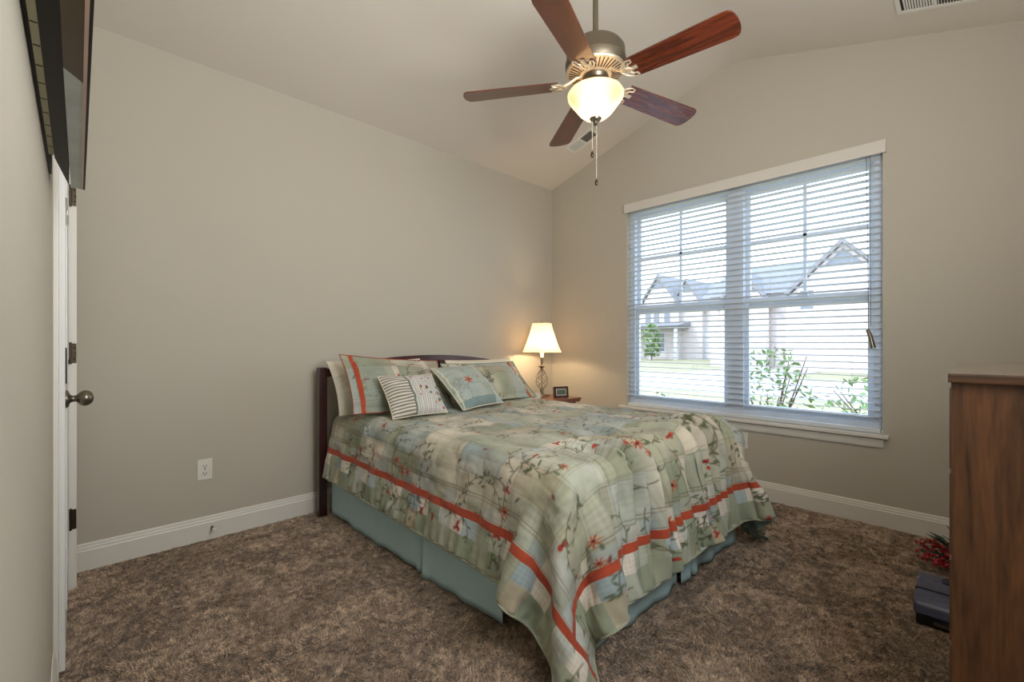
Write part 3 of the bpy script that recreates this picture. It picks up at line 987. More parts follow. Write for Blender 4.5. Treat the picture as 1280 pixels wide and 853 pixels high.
# gathered folds that run over the foot edge and down
zone = np.clip((0.80 - Vf) / 0.30, 0, 1) * np.clip((Uf - 0.50) / 0.25, 0, 1) * np.clip((CW - 0.12 - Uf) / 0.3, 0, 1)
ph = (Uf + 0.035 * np.sin(Vf * 5 + 4 * noise2(Uf * 3, Vf * 0.4, 31)) + 0.10 * (Vf - 0.4) * (Uf - 1.2)) * PI / 0.10 + 3.0 * noise2(Uf * 4.5, Vf * 0.6, 37)
am = 0.15 + 1.5 * noise2(Uf * 8, Vf * 1.6, 33) ** 1.3
puff += zone * (0.60 + 0.4 * np.clip(Vf / 0.35, 0, 1)) * 0.11 * am * (np.abs(np.sin(ph)) ** 0.8 - 0.55)
zl = np.clip((0.55 - Uf) / 0.2, 0, 1)
puff += zl * 0.008 * (np.abs(np.sin(Vf * PI / 0.19 + 2 * noise2(Uf * 4, Vf * 2, 35))) - 0.5)
puff *= np.clip(edge / 0.012, 0.0, 1)
Pt = Pf + Nf * puff[..., None]
comf = thing('comforter', (1.97, 1.9, 0.70), 'patchwork floral comforter in sage, grey-blue and cream with rust stripes, spread over the bed', 'comforter')
top = grid_obj('quilt_top', Pt, M_print, img, comf)
M_hem = mat('comforter_hem', (156, 158, 138), 0.85, var=0.15, var_scale=30)
M_back = mat('comforter_lining', (150, 176, 176), 0.85, var=0.03)
stp_ = 3
Pb = Pt[::stp_, ::stp_]; Nb = Nf[::stp_, ::stp_]
eb = edge[::stp_, ::stp_]
lin = grid_obj('lining', Pb - Nb * (np.clip(eb / 0.03, 0.0, 1) * 0.010)[..., None], M_back, None, comf)
rim = [tuple(Pf[0, j]) for j in range(0, Ww, 5)]
ring = [Pt[i, 0] for i in range(Hh - 1, 0, -5)] + [Pt[0, j] for j in range(0, Ww - 1, 5)] + [Pt[i, Ww - 1] for i in range(0, Hh, 5)]
MB().tube([tuple(p) for p in ring], 0.0045, 6).build('piped_edge', M_hem, comf, smooth=True)

# ------------------------------------------------------------ pillows
def pillow(name, w, h, th, loc, lean, yaw, label, m, img=None, roll=0.0, flange=0.0, n=None, seed=0, cat='pillow', group=None, sag=0.0):
    """upright pillow: local x = width, z = height, front face looks to -y"""
    H, Wd = (img.shape[0], img.shape[1]) if img is not None else (70, 90)
    a = np.linspace(-1, 1, Wd)[None, :].repeat(H, 0)
    b = np.linspace(-1, 1, H)[:, None].repeat(Wd, 1)
    fu = 1 - flange / (w / 2); fv = 1 - flange / (h / 2)
    ai = np.clip(np.abs(a) / fu, 0, 1); bi = np.clip(np.abs(b) / fv, 0, 1)
    t_ = np.power(np.clip((1 - ai ** 2.6) * (1 - bi ** 2.6), 0, 1), 0.62) * th / 2 + 0.002
    c = 0.055
    x = a * w / 2 * (1 - c * (1 - b ** 2) * np.abs(a) ** 2)
    z = b * h / 2 * (1 - c * (1 - a ** 2) * np.abs(b) ** 2)
    wr_ = 0.012 * (noise2(a * 4 + 9 * seed, b * 4, seed) - .5) + 0.008 * (noise2(a * 3, b * 13 + seed, seed + 5) - .5)
    wr_ *= np.clip(t_ / 0.02, 0.2, 1)
    z = z - sag * (1 - b) * 0 - sag * a ** 2
    Fp = np.stack([x, -(t_ + wr_), z], -1); Bp = np.stack([x, t_ + wr_ * 0.3, z], -1)
    Mx = Matrix.Rotation(yaw, 4, 'Z') @ Matrix.Rotation(-lean, 4, 'X') @ Matrix.Rotation(roll, 4, 'Y')
    R3 = np.array(Mx.to_3x3())
    Fp = Fp @ R3.T; Bp = Bp @ R3.T
    zmin = min(Fp[..., 2].min(), Bp[..., 2].min())
    base = np.array([loc[0], loc[1], loc[2] - zmin])
    r = thing(name, (loc[0], loc[1], loc[2]), label, cat, group)
    grid_obj('front_cover', Fp + base, m, img, r)
    st2 = 3 if img is not None else 1
    Bq = (Bp + base)[::st2, ::st2][:, ::-1]
    return r, Fp + base, Bq, base, R3

def finish(r, Bq, m, bord, mb, rr=0.004):
    grid_obj('back_cover', Bq, m, None, r)
    pts = [tuple(p) for p in bord]
    MB().tube(pts, rr, 6, closed=True).build('piping', mb, r, smooth=True)
def border(F_, st_=4):
    H, Wd = F_.shape[:2]
    return list(F_[0, 0:Wd - 1:st_]) + list(F_[0:H - 1:st_, Wd - 1]) + list(F_[H - 1, Wd - 1:0:-st_]) + list(F_[H - 1:0:-st_, 0])

M_sage = mat('sage_cotton', (118, 140, 118), 0.85, var=0.06, var_scale=20, bump=0.2, bump_scale=500)
M_rust = mat('rust_piping', (150, 62, 40), 0.8)
M_cream = mat('cream_piping', (205, 196, 172), 0.8)
ZT = 0.695
# white sleeping pillows at the back
for x, yw, lab in ((1.50, 0.02, 'plain white pillow behind the left patchwork sham, nearest the headboard post'), (2.42, 0.0, 'plain white pillow behind the right patchwork sham, peeking over its top')):
    r, Fp, Bq, *_ = pillow('white_pillow', 0.70, 0.38 if x < 2 else 0.36, 0.13, (x, 2.81, ZT - 0.012), math.radians(30), yw, lab, M_pcase, None, seed=int(x * 10), group=None)
    finish(r, Bq, M_pcase, border(Fp), M_pcase, 0.003)
def sham_print(w, h, seed, stripe_left):
    im = fabric(w, h, 0.0040, seed=seed, border=False, dens=1.1)
    H, Wd = im.shape[:2]
    u = np.linspace(0, w, Wd)
    d = u if stripe_left else w - u
    im[:, (d > 0.052) & (d < 0.078)] = s2l((172, 72, 44))
    k = (d > 0.078) & (d < 0.30) if stripe_left else (d > 0.078) & (d < 0.2)
    im[:, k] = im[:, k] * 0.45 + PALL[6 if stripe_left else 7] * 0.5
    return im
r, Fp, Bq, *_ = pillow('patchwork_sham', 0.72, 0.43, 0.13, (1.505, 2.600, ZT - 0.03), math.radians(38), 0.05, roll=0.10, label='patchwork floral sham with a rust stripe, leaning at the left end of the headboard', m=M_print, img=sham_print(0.72, 0.43, 31, True), seed=2, flange=0.045)
finish(r, Bq, M_sage, border(Fp), M_rust, 0.003)
r, Fp, Bq, *_ = pillow('patchwork_sham', 0.74, 0.40, 0.13, (2.315, 2.64, ZT), math.radians(46), -0.03, 'pale blue-grey patchwork floral sham leaning at the right end, nearest the table lamp', M_print, sham_print(0.74, 0.40, 47, False), seed=5, flange=0.045)
finish(r, Bq, M_sage, border(Fp), M_sage, 0.003)
# square green pillow with embroidered front
im = fabric(0.42, 0.42, 0.0035, seed=53, border=False, dens=1.0)
im = im * 0.45 + np.array(s2l((168, 178, 170))) * 0.55
Hq, Wq = im.shape[:2]
uq, vq = np.meshgrid(np.linspace(0, 1, Wq), np.linspace(0, 1, Hq))
fl_ = np.hypot(uq - 0.36, vq - 0.5); tq = np.arctan2(vq - 0.5, uq - 0.36)
im[fl_ < 0.09 * (0.65 + 0.35 * np.cos(6 * tq))] = s2l((176, 92, 60))
im[fl_ < 0.02] = s2l((120, 44, 36))
im[(vq < 0.14)] = im[(vq < 0.14)] * 0.3 + np.array(s2l((104, 130, 132))) * 0.7
im[uq > 0.8] = im[uq > 0.8] * 0.4 + np.array(s2l((190, 198, 200))) * 0.6
im[(uq > 0.03) & (uq < 0.05)] = s2l((214, 204, 176))
r, Fp, Bq, *_ = pillow('square_pillow', 0.46, 0.38, 0.15, (1.955, 2.46, ZT), math.radians(47), 0.24, 'square pillow with sage green back and embroidered rust flower, front row right', M_print, im, seed=8)
finish(r, Bq, M_sage, border(Fp), M_cream, 0.005)
# small striped accent pillow
Wq, Hq = 110, 90
uq, vq = np.meshgrid(np.linspace(0, 1, Wq), np.linspace(0, 1, Hq))
im = np.ones((Hq, Wq, 3)) * np.array(s2l((212, 206, 196)))
left = uq < 0.40
sv = (np.floor(vq * 30) % 2 == 0)
im[left & sv] = s2l((128, 120, 106))
sh = (np.floor(uq * 48) % 2 == 0)
im[(~left) & sh] = s2l((168, 168, 164))
im[(uq > 0.39) & (uq < 0.42)] = s2l((96, 106, 92))
rq = random.Random(3)
for _ in range(22):
    a_, b_ = rq.uniform(0.45, 0.96), rq.uniform(0.05, 0.95)
    c_ = s2l(rq.choice(((168, 78, 66), (92, 100, 74), (188, 150, 110), (120, 60, 60))))
    im[((uq - a_) * 1.25) ** 2 + (vq - b_) ** 2 < rq.uniform(.018, .034) ** 2] = c_
for b_ in (0.2, 0.4, 0.6, 0.8):
    im[((uq - 0.405) * 1.25) ** 2 + (vq - b_) ** 2 < 0.014 ** 2] = s2l((70, 78, 66))
r, Fp, Bq, *_ = pillow('accent_pillow', 0.38, 0.295, 0.12, (1.48, 2.40, ZT), math.radians(38), 0.0, 'small accent pillow, striped left panel and floral ticking, front row left', M_print, im, seed=4)
finish(r, Bq, M_cream, border(Fp), M_cream, 0.004)

# ------------------------------------------------------------ nightstand, lamp, clock
NSX0, NSX1, NSY0, NSY1, NSZ = 2.87, 3.27, 2.50, 2.98, 0.64
ns = thing('nightstand', (3.07, 2.74, 0), 'brown wooden nightstand in the corner between the bed and the window', 'nightstand')
MB().prism([(NSX0 - 0.015, NSZ), (NSX1 + 0.02, NSZ), (NSX1 + 0.02, NSZ - 0.012), (NSX1, NSZ - 0.034), (NSX0, NSZ - 0.034), (NSX0 - 0.015, NSZ - 0.012)], 'y', NSY0, NSY1).build('top', M_nswood, ns)
MB().box(NSX0 + 0.02, NSX1 - 0.02, NSY0 + 0.03, NSY1 - 0.02, 0.22, NSZ - 0.034, 0.003).build('body', M_nswood, ns)
for z0_, z1_ in ((0.42, 0.585), (0.24, 0.405)):
    d = MB().box(NSX0 + 0.04, NSX1 - 0.04, NSY0 + 0.018, NSY0 + 0.031, z0_, z1_, 0.004).build('drawer', M_nswood, ns)
    MB().lathe([(0.006, 0), (0.006, 0.012), (0.014, 0.018), (0.014, 0.024), (0.004, 0.028)], n=16, M=Matrix.Translation(((NSX0 + NSX1) / 2, NSY0 + 0.018, (z0_ + z1_) / 2)) @ Matrix.Rotation(PI / 2, 4, 'X')).build('knob', M_nickel, d)
for lx in (NSX0 + 0.045, NSX1 - 0.045):
    for ly in (NSY0 + 0.055, NSY1 - 0.045):
        MB().box(lx - 0.02, lx + 0.02, ly - 0.02, ly + 0.02, 0, 0.222, 0.003).build('leg', M_nswood, ns)

LX, LY = 3.125, 2.83
M_lbase = mat('lamp_brushed_metal', (150, 138, 118), 0.35, metal=0.8, var=0.1, var_scale=50)
M_shade = shade_mat('lamp_shade_cloth', (222, 204, 178), 0.10, (255, 226, 180), 0.22)
lamp = thing('table_lamp', (LX, LY, NSZ), 'lit table lamp with twisted wire cage base and pale cone shade on the nightstand', 'lamp')
MB().lathe([(0.0, NSZ), (0.07, NSZ), (0.072, NSZ + 0.006), (0.065, NSZ + 0.014), (0.03, NSZ + 0.02), (0.018, NSZ + 0.03), (0.016, NSZ + 0.045), (0.024, NSZ + 0.052), (0.012, NSZ + 0.06), (0.0, NSZ + 0.062)], LX, LY, 32, cap=False).build('base', M_lbase, lamp, smooth='auto')
for k in range(8):
    pts = []
    for i in range(29):
        f = i / 28
        rad = 0.008 + 0.048 * math.sin(PI * f ** 0.8) ** 1.1
        an = 2 * PI * k / 8 + (1 if k % 2 else -1) * 1.3 * PI * f
        pts.append((LX + rad * math.cos(an), LY + rad * math.sin(an), NSZ + 0.055 + 0.205 * f))
    MB().tube(pts, 0.0024, 7).build('cage_wire', M_lbase, lamp, smooth=True)
MB().tube([(LX, LY, NSZ + 0.05), (LX, LY, NSZ + 0.36)], 0.004, 10).lathe([(0.004, NSZ + 0.258), (0.03, NSZ + 0.27), (0.038, NSZ + 0.278), (0.02, NSZ + 0.281), (0.008, NSZ + 0.29), (0.014, NSZ + 0.32), (0.014, NSZ + 0.36), (0.004, NSZ + 0.362)], LX, LY, 24).build('stem', M_lbase, lamp, smooth='auto')
SB, ST_ = 1.048, 1.318
sh = MB().lathe([(0.182, SB), (0.150, SB + 0.07), (0.122, SB + 0.15), (0.100, SB + 0.22), (0.088, ST_)], LX, LY, 48, cap=False).build('shade', M_shade, lamp, smooth=True, recalc=False)
for rad, z in ((0.182, SB), (0.088, ST_)):
    MB().tube([(LX + rad * math.cos(2 * PI * k / 40), LY + rad * math.sin(2 * PI * k / 40), z) for k in range(40)], 0.003, 6, closed=True).build('shade_trim', M_cream, sh, smooth=True)
MB().tube([(LX, LY, NSZ + 0.355), (LX - 0.045, LY, NSZ + 0.42), (LX - 0.05, LY, NSZ + 0.5), (LX, LY, ST_ + 0.005), (LX + 0.05, LY, NSZ + 0.5), (LX + 0.045, LY, NSZ + 0.42), (LX, LY, NSZ + 0.355)], 0.0018, 6).tube([(LX - 0.088, LY, ST_), (LX + 0.088, LY, ST_)], 0.0018, 6).sphere((LX, LY, ST_ + 0.012), 0.008).build('harp', M_lbase, lamp)
M_bulb = mat('bulb_glass', (255, 240, 210), 0.4, emit=(255, 206, 140), emit_s=4)
MB().lathe([(0.0, NSZ + 0.485), (0.018, NSZ + 0.475), (0.029, NSZ + 0.45), (0.028, NSZ + 0.425), (0.014, NSZ + 0.385), (0.013, NSZ + 0.36)], LX, LY, 20, cap=False).build('bulb', M_bulb, lamp, smooth=True)
light('table_lamp_light', 'POINT', (LX, LY, NSZ + 0.455), 26.0, (1.0, 0.72, 0.42), 0.035)

M_cf = mat('clock_mahogany', (72, 22, 20), 0.3, var=0.1)
M_lcd = mat('clock_display', (104, 112, 88), 0.25, var=0.1, var_scale=60)
Mc = Matrix.Translation((3.10, 2.575, NSZ)) @ Matrix.Rotation(math.radians(-22), 4, 'Z') @ Matrix.Rotation(math.radians(-8), 4, 'X')
ck_ = thing('desk_clock', (3.10, 2.575, NSZ), 'small digital clock with dark red frame and grey-green display, beside the lamp', 'clock')
m = MB()
for b in ((-0.07, -0.055, 0.004, 0.105), (0.055, 0.07, 0.004, 0.105), (-0.055, 0.055, 0.09, 0.105), (-0.055, 0.055, 0.004, 0.021)):
    m.box(b[0], b[1], -0.012, 0.012, b[2], b[3], 0.002, M=Mc)
m.build('frame', M_cf, ck_)
MB().box(-0.055, 0.055, -0.004, 0.012, 0.021, 0.09, M=Mc).build('housing', M_black, ck_)
MB().box(-0.050, 0.050, -0.0075, -0.0042, 0.026, 0.085, M=Mc).build('bezel', M_white, ck_)
MB().box(-0.045, 0.045, -0.009, -0.0076, 0.031, 0.080, M=Mc).build('display', M_lcd, ck_)
dg_ = MB()
def seg7(m, x, z, on, s_=0.007):
    S7 = {'a': (0, 2, 1, 2), 'g': (0, 1, 1, 1), 'd': (0, 0, 1, 0), 'f': (0, 1, 0, 2), 'b': (1, 1, 1, 2), 'e': (0, 0, 0, 1), 'c': (1, 0, 1, 1)}
    for c in on:
        x0_, z0_, x1_, z1_ = S7[c]
        m.box(x + x0_ * s_ - 0.0007, x + x1_ * s_ + 0.0007, -0.0093, -0.0089, z + z0_ * s_ - 0.0007, z + z1_ * s_ + 0.0007, M=Mc)
m = MB()
for i, on in enumerate(('bc', 'abcdefg', 'abcdfg')):
    seg7(m, -0.028 + i * 0.022, 0.047, on, 0.0085)
m.build('digits', M_black, ck_)
# small white gadget lying at the left of the lamp
wg = thing('phone_receiver', (2.975, 2.73, NSZ), 'small white and black phone receiver lying between the right sham and the lamp', 'phone')
Mg = Matrix.Translation((2.975, 2.73, NSZ)) @ Matrix.Rotation(0.5, 4, 'Z')
MB().prism([(-0.05, 0.0), (0.045, 0.0), (0.05, 0.012), (0.02, 0.028), (-0.03, 0.05), (-0.048, 0.05)], 'y', -0.022, 0.022, M=Mg).build('body', M_white, wg)
MB().box(0.02, 0.06, -0.024, 0.024, 0.0, 0.012, 0.003, M=Mg).build('foot', M_black, wg)

# ------------------------------------------------------------ ceiling fan
FX, FY = 1.84, 1.31
M_fanm = mat('fan_pewter', (120, 110, 92), 0.45, metal=0.75, var=0.06, var_scale=40)
M_iron2 = mat('fan_pale_bronze', (214, 202, 178), 0.4, metal=0.6, var=0.1, var_scale=60)
M_blade = wood('fan_blade_cherry', (44, 15, 8), (104, 44, 22), 'X', 3.0, 0.25, 0.6, 14)
M_bowl = shade_mat('alabaster_glass', (180, 160, 132), 0.07, (255, 222, 170), 0.26, True)
fan = thing('ceiling_fan', (FX, FY, ZR), 'five blade ceiling fan with cherry blades and a lit alabaster bowl', 'ceiling fan')
zr_ = zc(FY)
MB().lathe([(0.0, zr_ - 0.002), (0.07, zr_ - 0.002), (0.07, zr_ - 0.03), (0.045, zr_ - 0.075), (0.02, zr_ - 0.085), (0.0, zr_ - 0.085)], FX, FY, 32, cap=False).build('canopy', M_fanm, fan, smooth='auto')
MB().tube([(FX, FY, zr_ - 0.06), (FX, FY, 2.60)], 0.0135, 16).build('down_rod', M_fanm, fan, smooth='auto')
MB().lathe([(0.0, 2.645), (0.03, 2.645), (0.034, 2.61), (0.09, 2.603), (0.128, 2.590), (0.142, 2.57), (0.144, 2.52), (0.148, 2.515), (0.148, 2.49), (0.140, 2.478), (0.0, 2.478)], FX, FY, 48, cap=False).build('motor_housing', M_fanm, fan, smooth='auto')
mp_ = MB().lathe([(0.0, 2.479), (0.142, 2.479), (0.146, 2.472), (0.142, 2.466), (0.06, 2.448), (0.0, 2.446)], FX, FY, 48, cap=False).build('bottom_plate', M_iron2, fan, smooth='auto')
m = MB()
for k in range(40):
    a = 2 * PI * k / 40
    Mk = Matrix.Translation((FX, FY, 0)) @ Matrix.Rotation(a, 4, 'Z')
    m.prism([(0.078, 2.4525), (0.132, 2.4645), (0.132, 2.462), (0.078, 2.450)], 'y', -0.0028, 0.0028, M=Mk)
m.build('cooling_slots', M_bronze, mp_)
MB().lathe([(0.0, 2.452), (0.060, 2.452), (0.064, 2.44), (0.058, 2.425), (0.045, 2.42), (0.05, 2.405), (0.06, 2.40), (0.062, 2.385), (0.0, 2.385)], FX, FY, 36, cap=False).build('switch_housing', M_nickel, fan, smooth='auto')
BZ = 2.418
A0 = math.radians(-88)
def blade_outline(L0, L1, w0, w1):
    pts = []
    for k in range(9):
        f = k / 8; pts.append((L0 + (L1 - 0.045 - L0) * f, -(w0 + (w1 - w0) * f) / 2))
    for k in range(1, 10):
        a = -PI / 2 + PI * k / 10
        pts.append((L1 - 0.045 + 0.045 * math.cos(a) ** 0.6 if math.cos(a) > 0 else L1 - 0.045, (w1 / 2) * math.sin(a)))
    for k in range(9):
        f = 1 - k / 8; pts.append((L0 + (L1 - 0.045 - L0) * f, (w0 + (w1 - w0) * f) / 2))
    # scalloped root
    pts += [(L0 + 0.012, w0 * 0.25), (L0 - 0.006, 0.0), (L0 + 0.012, -w0 * 0.25)]
    return pts
for k in range(5):
    an = A0 + 2 * PI * k / 5
    Mk = Matrix.Translation((FX, FY, BZ)) @ Matrix.Rotation(an, 4, 'Z')
    Mb = Mk @ Matrix.Rotation(math.radians(2.0), 4, 'Y') @ Matrix.Rotation(math.radians(-12), 4, 'X')
    bo = bpy.data.objects.new('blade', None) if False else None
    b = MB().prism(blade_outline(0.185, 0.665, 0.118, 0.142), 'z', -0.003, 0.003)
    bl_o = b.build('blade', M_blade)
    bl_o.parent = fan
    bl_o.matrix_local = Matrix.Translation(Vector(fan.location)).inverted() @ Mb
    # blade iron: curved neck, ring, and scrolled foot under the blade
    m = MB()
    m.tube([(0.07, 0, 0.036), (0.095, 0, 0.030), (0.12, 0, 0.012), (0.15, 0, -0.004), (0.19, 0, -0.007)], [0.009, 0.008, 0.007, 0.007, 0.006], 8, M=Mk)
    for sgn in (-1, 1):
        m.tube([(0.145, 0, -0.006), (0.155, sgn * 0.022, -0.007), (0.172, sgn * 0.040, -0.007), (0.195, sgn * 0.052, -0.007), (0.215, sgn * 0.048, -0.007), (0.212, sgn * 0.034, -0.007), (0.195, sgn * 0.030, -0.007), (0.185, sgn * 0.015, -0.007), (0.20, 0, -0.007)], 0.004, 7, M=Mb)
    m.tube([(0.165 + 0.018 * math.cos(q * PI / 8), 0.018 * math.sin(q * PI / 8), -0.007) for q in range(16)], 0.0035, 6, M=Mb, closed=True)
    m.box(0.178, 0.225, -0.010, 0.010, -0.009, -0.004, 0.002, M=Mb)
    m.build('blade_iron', M_iron2, fan, smooth='auto')
bw = MB().lathe([(0.062, 2.392), (0.095, 2.386), (0.128, 2.372), (0.137, 2.358), (0.134, 2.340), (0.118, 2.318), (0.098, 2.292), (0.080, 2.268), (0.056, 2.248), (0.020, 2.238)], FX, FY, 48, cap=False).build('glass_bowl', M_bowl, fan, smooth=True, recalc=False)
MB().lathe([(0.0, 2.252), (0.022, 2.248), (0.030, 2.241), (0.026, 2.232), (0.010, 2.226), (0.008, 2.216), (0.011, 2.211), (0.0, 2.204)], FX, FY, 24, cap=False).build('finial', M_nickel, fan, smooth='auto')
for q in range(3):
    a = 2 * PI * q / 3 + 0.5
    bx_, by_ = FX + 0.055 * math.cos(a), FY + 0.055 * math.sin(a)
    MB().sphere((bx_, by_, 2.335), 0.022, 12, 8, (1, 1, 1.3)).build('bulb', M_bulb, fan, smooth=True)
light('fan_lamp_light', 'POINT', (FX, FY, 2.345), 5.5, (1.0, 0.86, 0.70), 0.045)
def chain(x, y, za, zb, name):
    m = MB()
    n = int((za - zb) / 0.009)
    for i in range(n):
        m.sphere((x, y, za - 0.009 * i), 0.0024, 6, 4)
    c = m.tube([(x, y, za), (x, y, zb)], 0.0009, 5).build(name, M_iron2, fan)
    MB().lathe([(0.0, zb), (0.003, zb - 0.002), (0.008, zb - 0.018), (0.007, zb - 0.03), (0.0, zb - 0.036)], x, y, 12, cap=False).build('chain_fob', M_bronze, c, smooth=True)
rx, ry = 0.719, -0.695
chain(FX + rx * 0.005, FY + ry * 0.005, 2.21, 1.945, 'pull_chain')
chain(FX - rx * 0.016, FY - ry * 0.016, 2.24, 2.082, 'pull_chain')

# ------------------------------------------------------------ chest of drawers
CX_0, CX_1, CY0, CY1, CZ = 1.40, 2.24, -0.470, 0.0434, 1.043
ch = thing('chest_of_drawers', (1.82, -0.21, 0), 'tall walnut chest of drawers at the right edge, seen from its side', 'chest of drawers')
MB().box(CX_0, CX_1, CY0, CY1 - 0.003, 0.05, CZ, 0.002).build('carcass', M_walnut, ch)
MB().box(CX_0 - 0.014, CX_1 + 0.014, CY0 - 0.004, CY1 + 0.003, CZ, CZ + 0.021, 0.004).build('top', M_walnut_top, ch)
MB().box(CX_0 + 0.01, CX_1 - 0.01, CY0 + 0.02, CY1 - 0.04, 0, 0.051).build('plinth', M_walnut, ch)
for k in range(5):
    z0_ = 0.075 + k * 0.193
    d = MB().box(CX_0 + 0.012, CX_1 - 0.012, CY1 - 0.0125, CY1, z0_, z0_ + 0.183, 0.003).build('drawer', M_walnut, ch)
    for hx_ in (CX_0 + 0.22, CX_1 - 0.22):
        MB().box(hx_ - 0.05, hx_ + 0.05, CY1 - 0.004, CY1 + 0.0003, z0_ + 0.085, z0_ + 0.10, 0.001).build('recessed_pull', M_bronze, d)

# ------------------------------------------------------------ red berry spray and blue case behind the chest
M_berry = mat('red_berries', (176, 22, 34), 0.25, var=0.25, var_scale=30, coat=0.4)
M_pleaf = mat('dark_green_leaf', (44, 66, 48), 0.5, var=0.25, var_scale=30)
M_twig = mat('brown_twig', (70, 44, 32), 0.8)
bq = thing('berry_spray', (3.08, 0.02, 0.0), 'bunch of artificial red berries and dark green leaves on the carpet by the chest', 'artificial plant')
rb = random.Random(12)
tw = MB(); be = MB(); lf = MB()
for k in range(46):
    az = rb.uniform(0, 2 * PI); el = rb.uniform(0.02, 1.1); L = rb.uniform(0.12, 0.235)
    d = Vector((math.cos(az) * math.cos(el), math.sin(az) * math.cos(el), math.sin(el)))
    p0 = Vector((3.08, 0.00, 0.03)); p1 = p0 + d * L; p1.z = max(0.015, p1.z * 0.9)
    tw.tube([p0, (p0 + p1) / 2 + Vector((0, 0, 0.01)), p1], 0.0022, 5)
    for j in range(17):
        f = 0.45 + 0.55 * j / 16
        c = p0.lerp(p1, f) + Vector((rb.uniform(-.013, .013), rb.uniform(-.013, .013), rb.uniform(-.006, .014)))
        c.z = max(0.008, c.z)
        be.sphere(c, rb.uniform(0.0045, 0.007), 7, 5)
    if k % 3 == 0:
        s_ = d.cross(Vector((0, 0, 1))).normalized() * 0.024
        a_ = p0 + d * 0.09; b_ = p0 + d * 0.21
        a_.z += 0.03; b_.z = max(0.03, b_.z + 0.025)
        md = (a_ + b_) / 2 + Vector((0, 0, 0.014))
        for sg in (1, -1):
            lf.bm.faces.new([lf.bm.verts.new(v) for v in (a_, md + s_ * sg, b_, md - Vector((0, 0, 0.005)))])
tw.build('twigs', M_twig, bq); be.build('berries', M_berry, bq, smooth=True)['kind'] = 'stuff'
lo_ = lf.build('leaves', M_pleaf, bq); lo_.modifiers.new('thick', 'SOLIDIFY').thickness = 0.0015

M_blue = mat('glossy_blue_plastic', (46, 54, 92), 0.18, var=0.05, coat=0.6)
cs = thing('storage_case', (2.56, 0.03, 0), 'glossy blue plastic case with a black base on the carpet behind the chest', 'case')
prof = [(2.425, 0.045), (2.435, 0.085), (2.47, 0.108), (2.60, 0.128), (2.67, 0.128), (2.69, 0.11), (2.69, 0.045)]
m = MB().prism(prof, 'y', -0.14, 0.178)
bmesh.ops.bevel(m.bm, geom=m.bm.edges[:], offset=0.010, segments=3, profile=0.7, affect='EDGES')
m.build('lid', M_blue, cs, smooth='auto')
MB().box(2.43, 2.685, -0.13, 0.172, 0.0, 0.047, 0.012, 3).build('base', M_black, cs, smooth='auto')
MB().box(2.515, 2.522, -0.13, 0.179, 0.10, 0.1185).build('seam', M_black, cs)
MB().lathe([(0.0, 0.1275), (0.030, 0.1275), (0.030, 0.131), (0.0, 0.131)], 2.62, 0.075, 24, cap=False).build('button', M_black, cs)
MB().box(2.418, 2.43, 0.04, 0.12, 0.02, 0.032, 0.003).build('latch', M_nickel, cs)

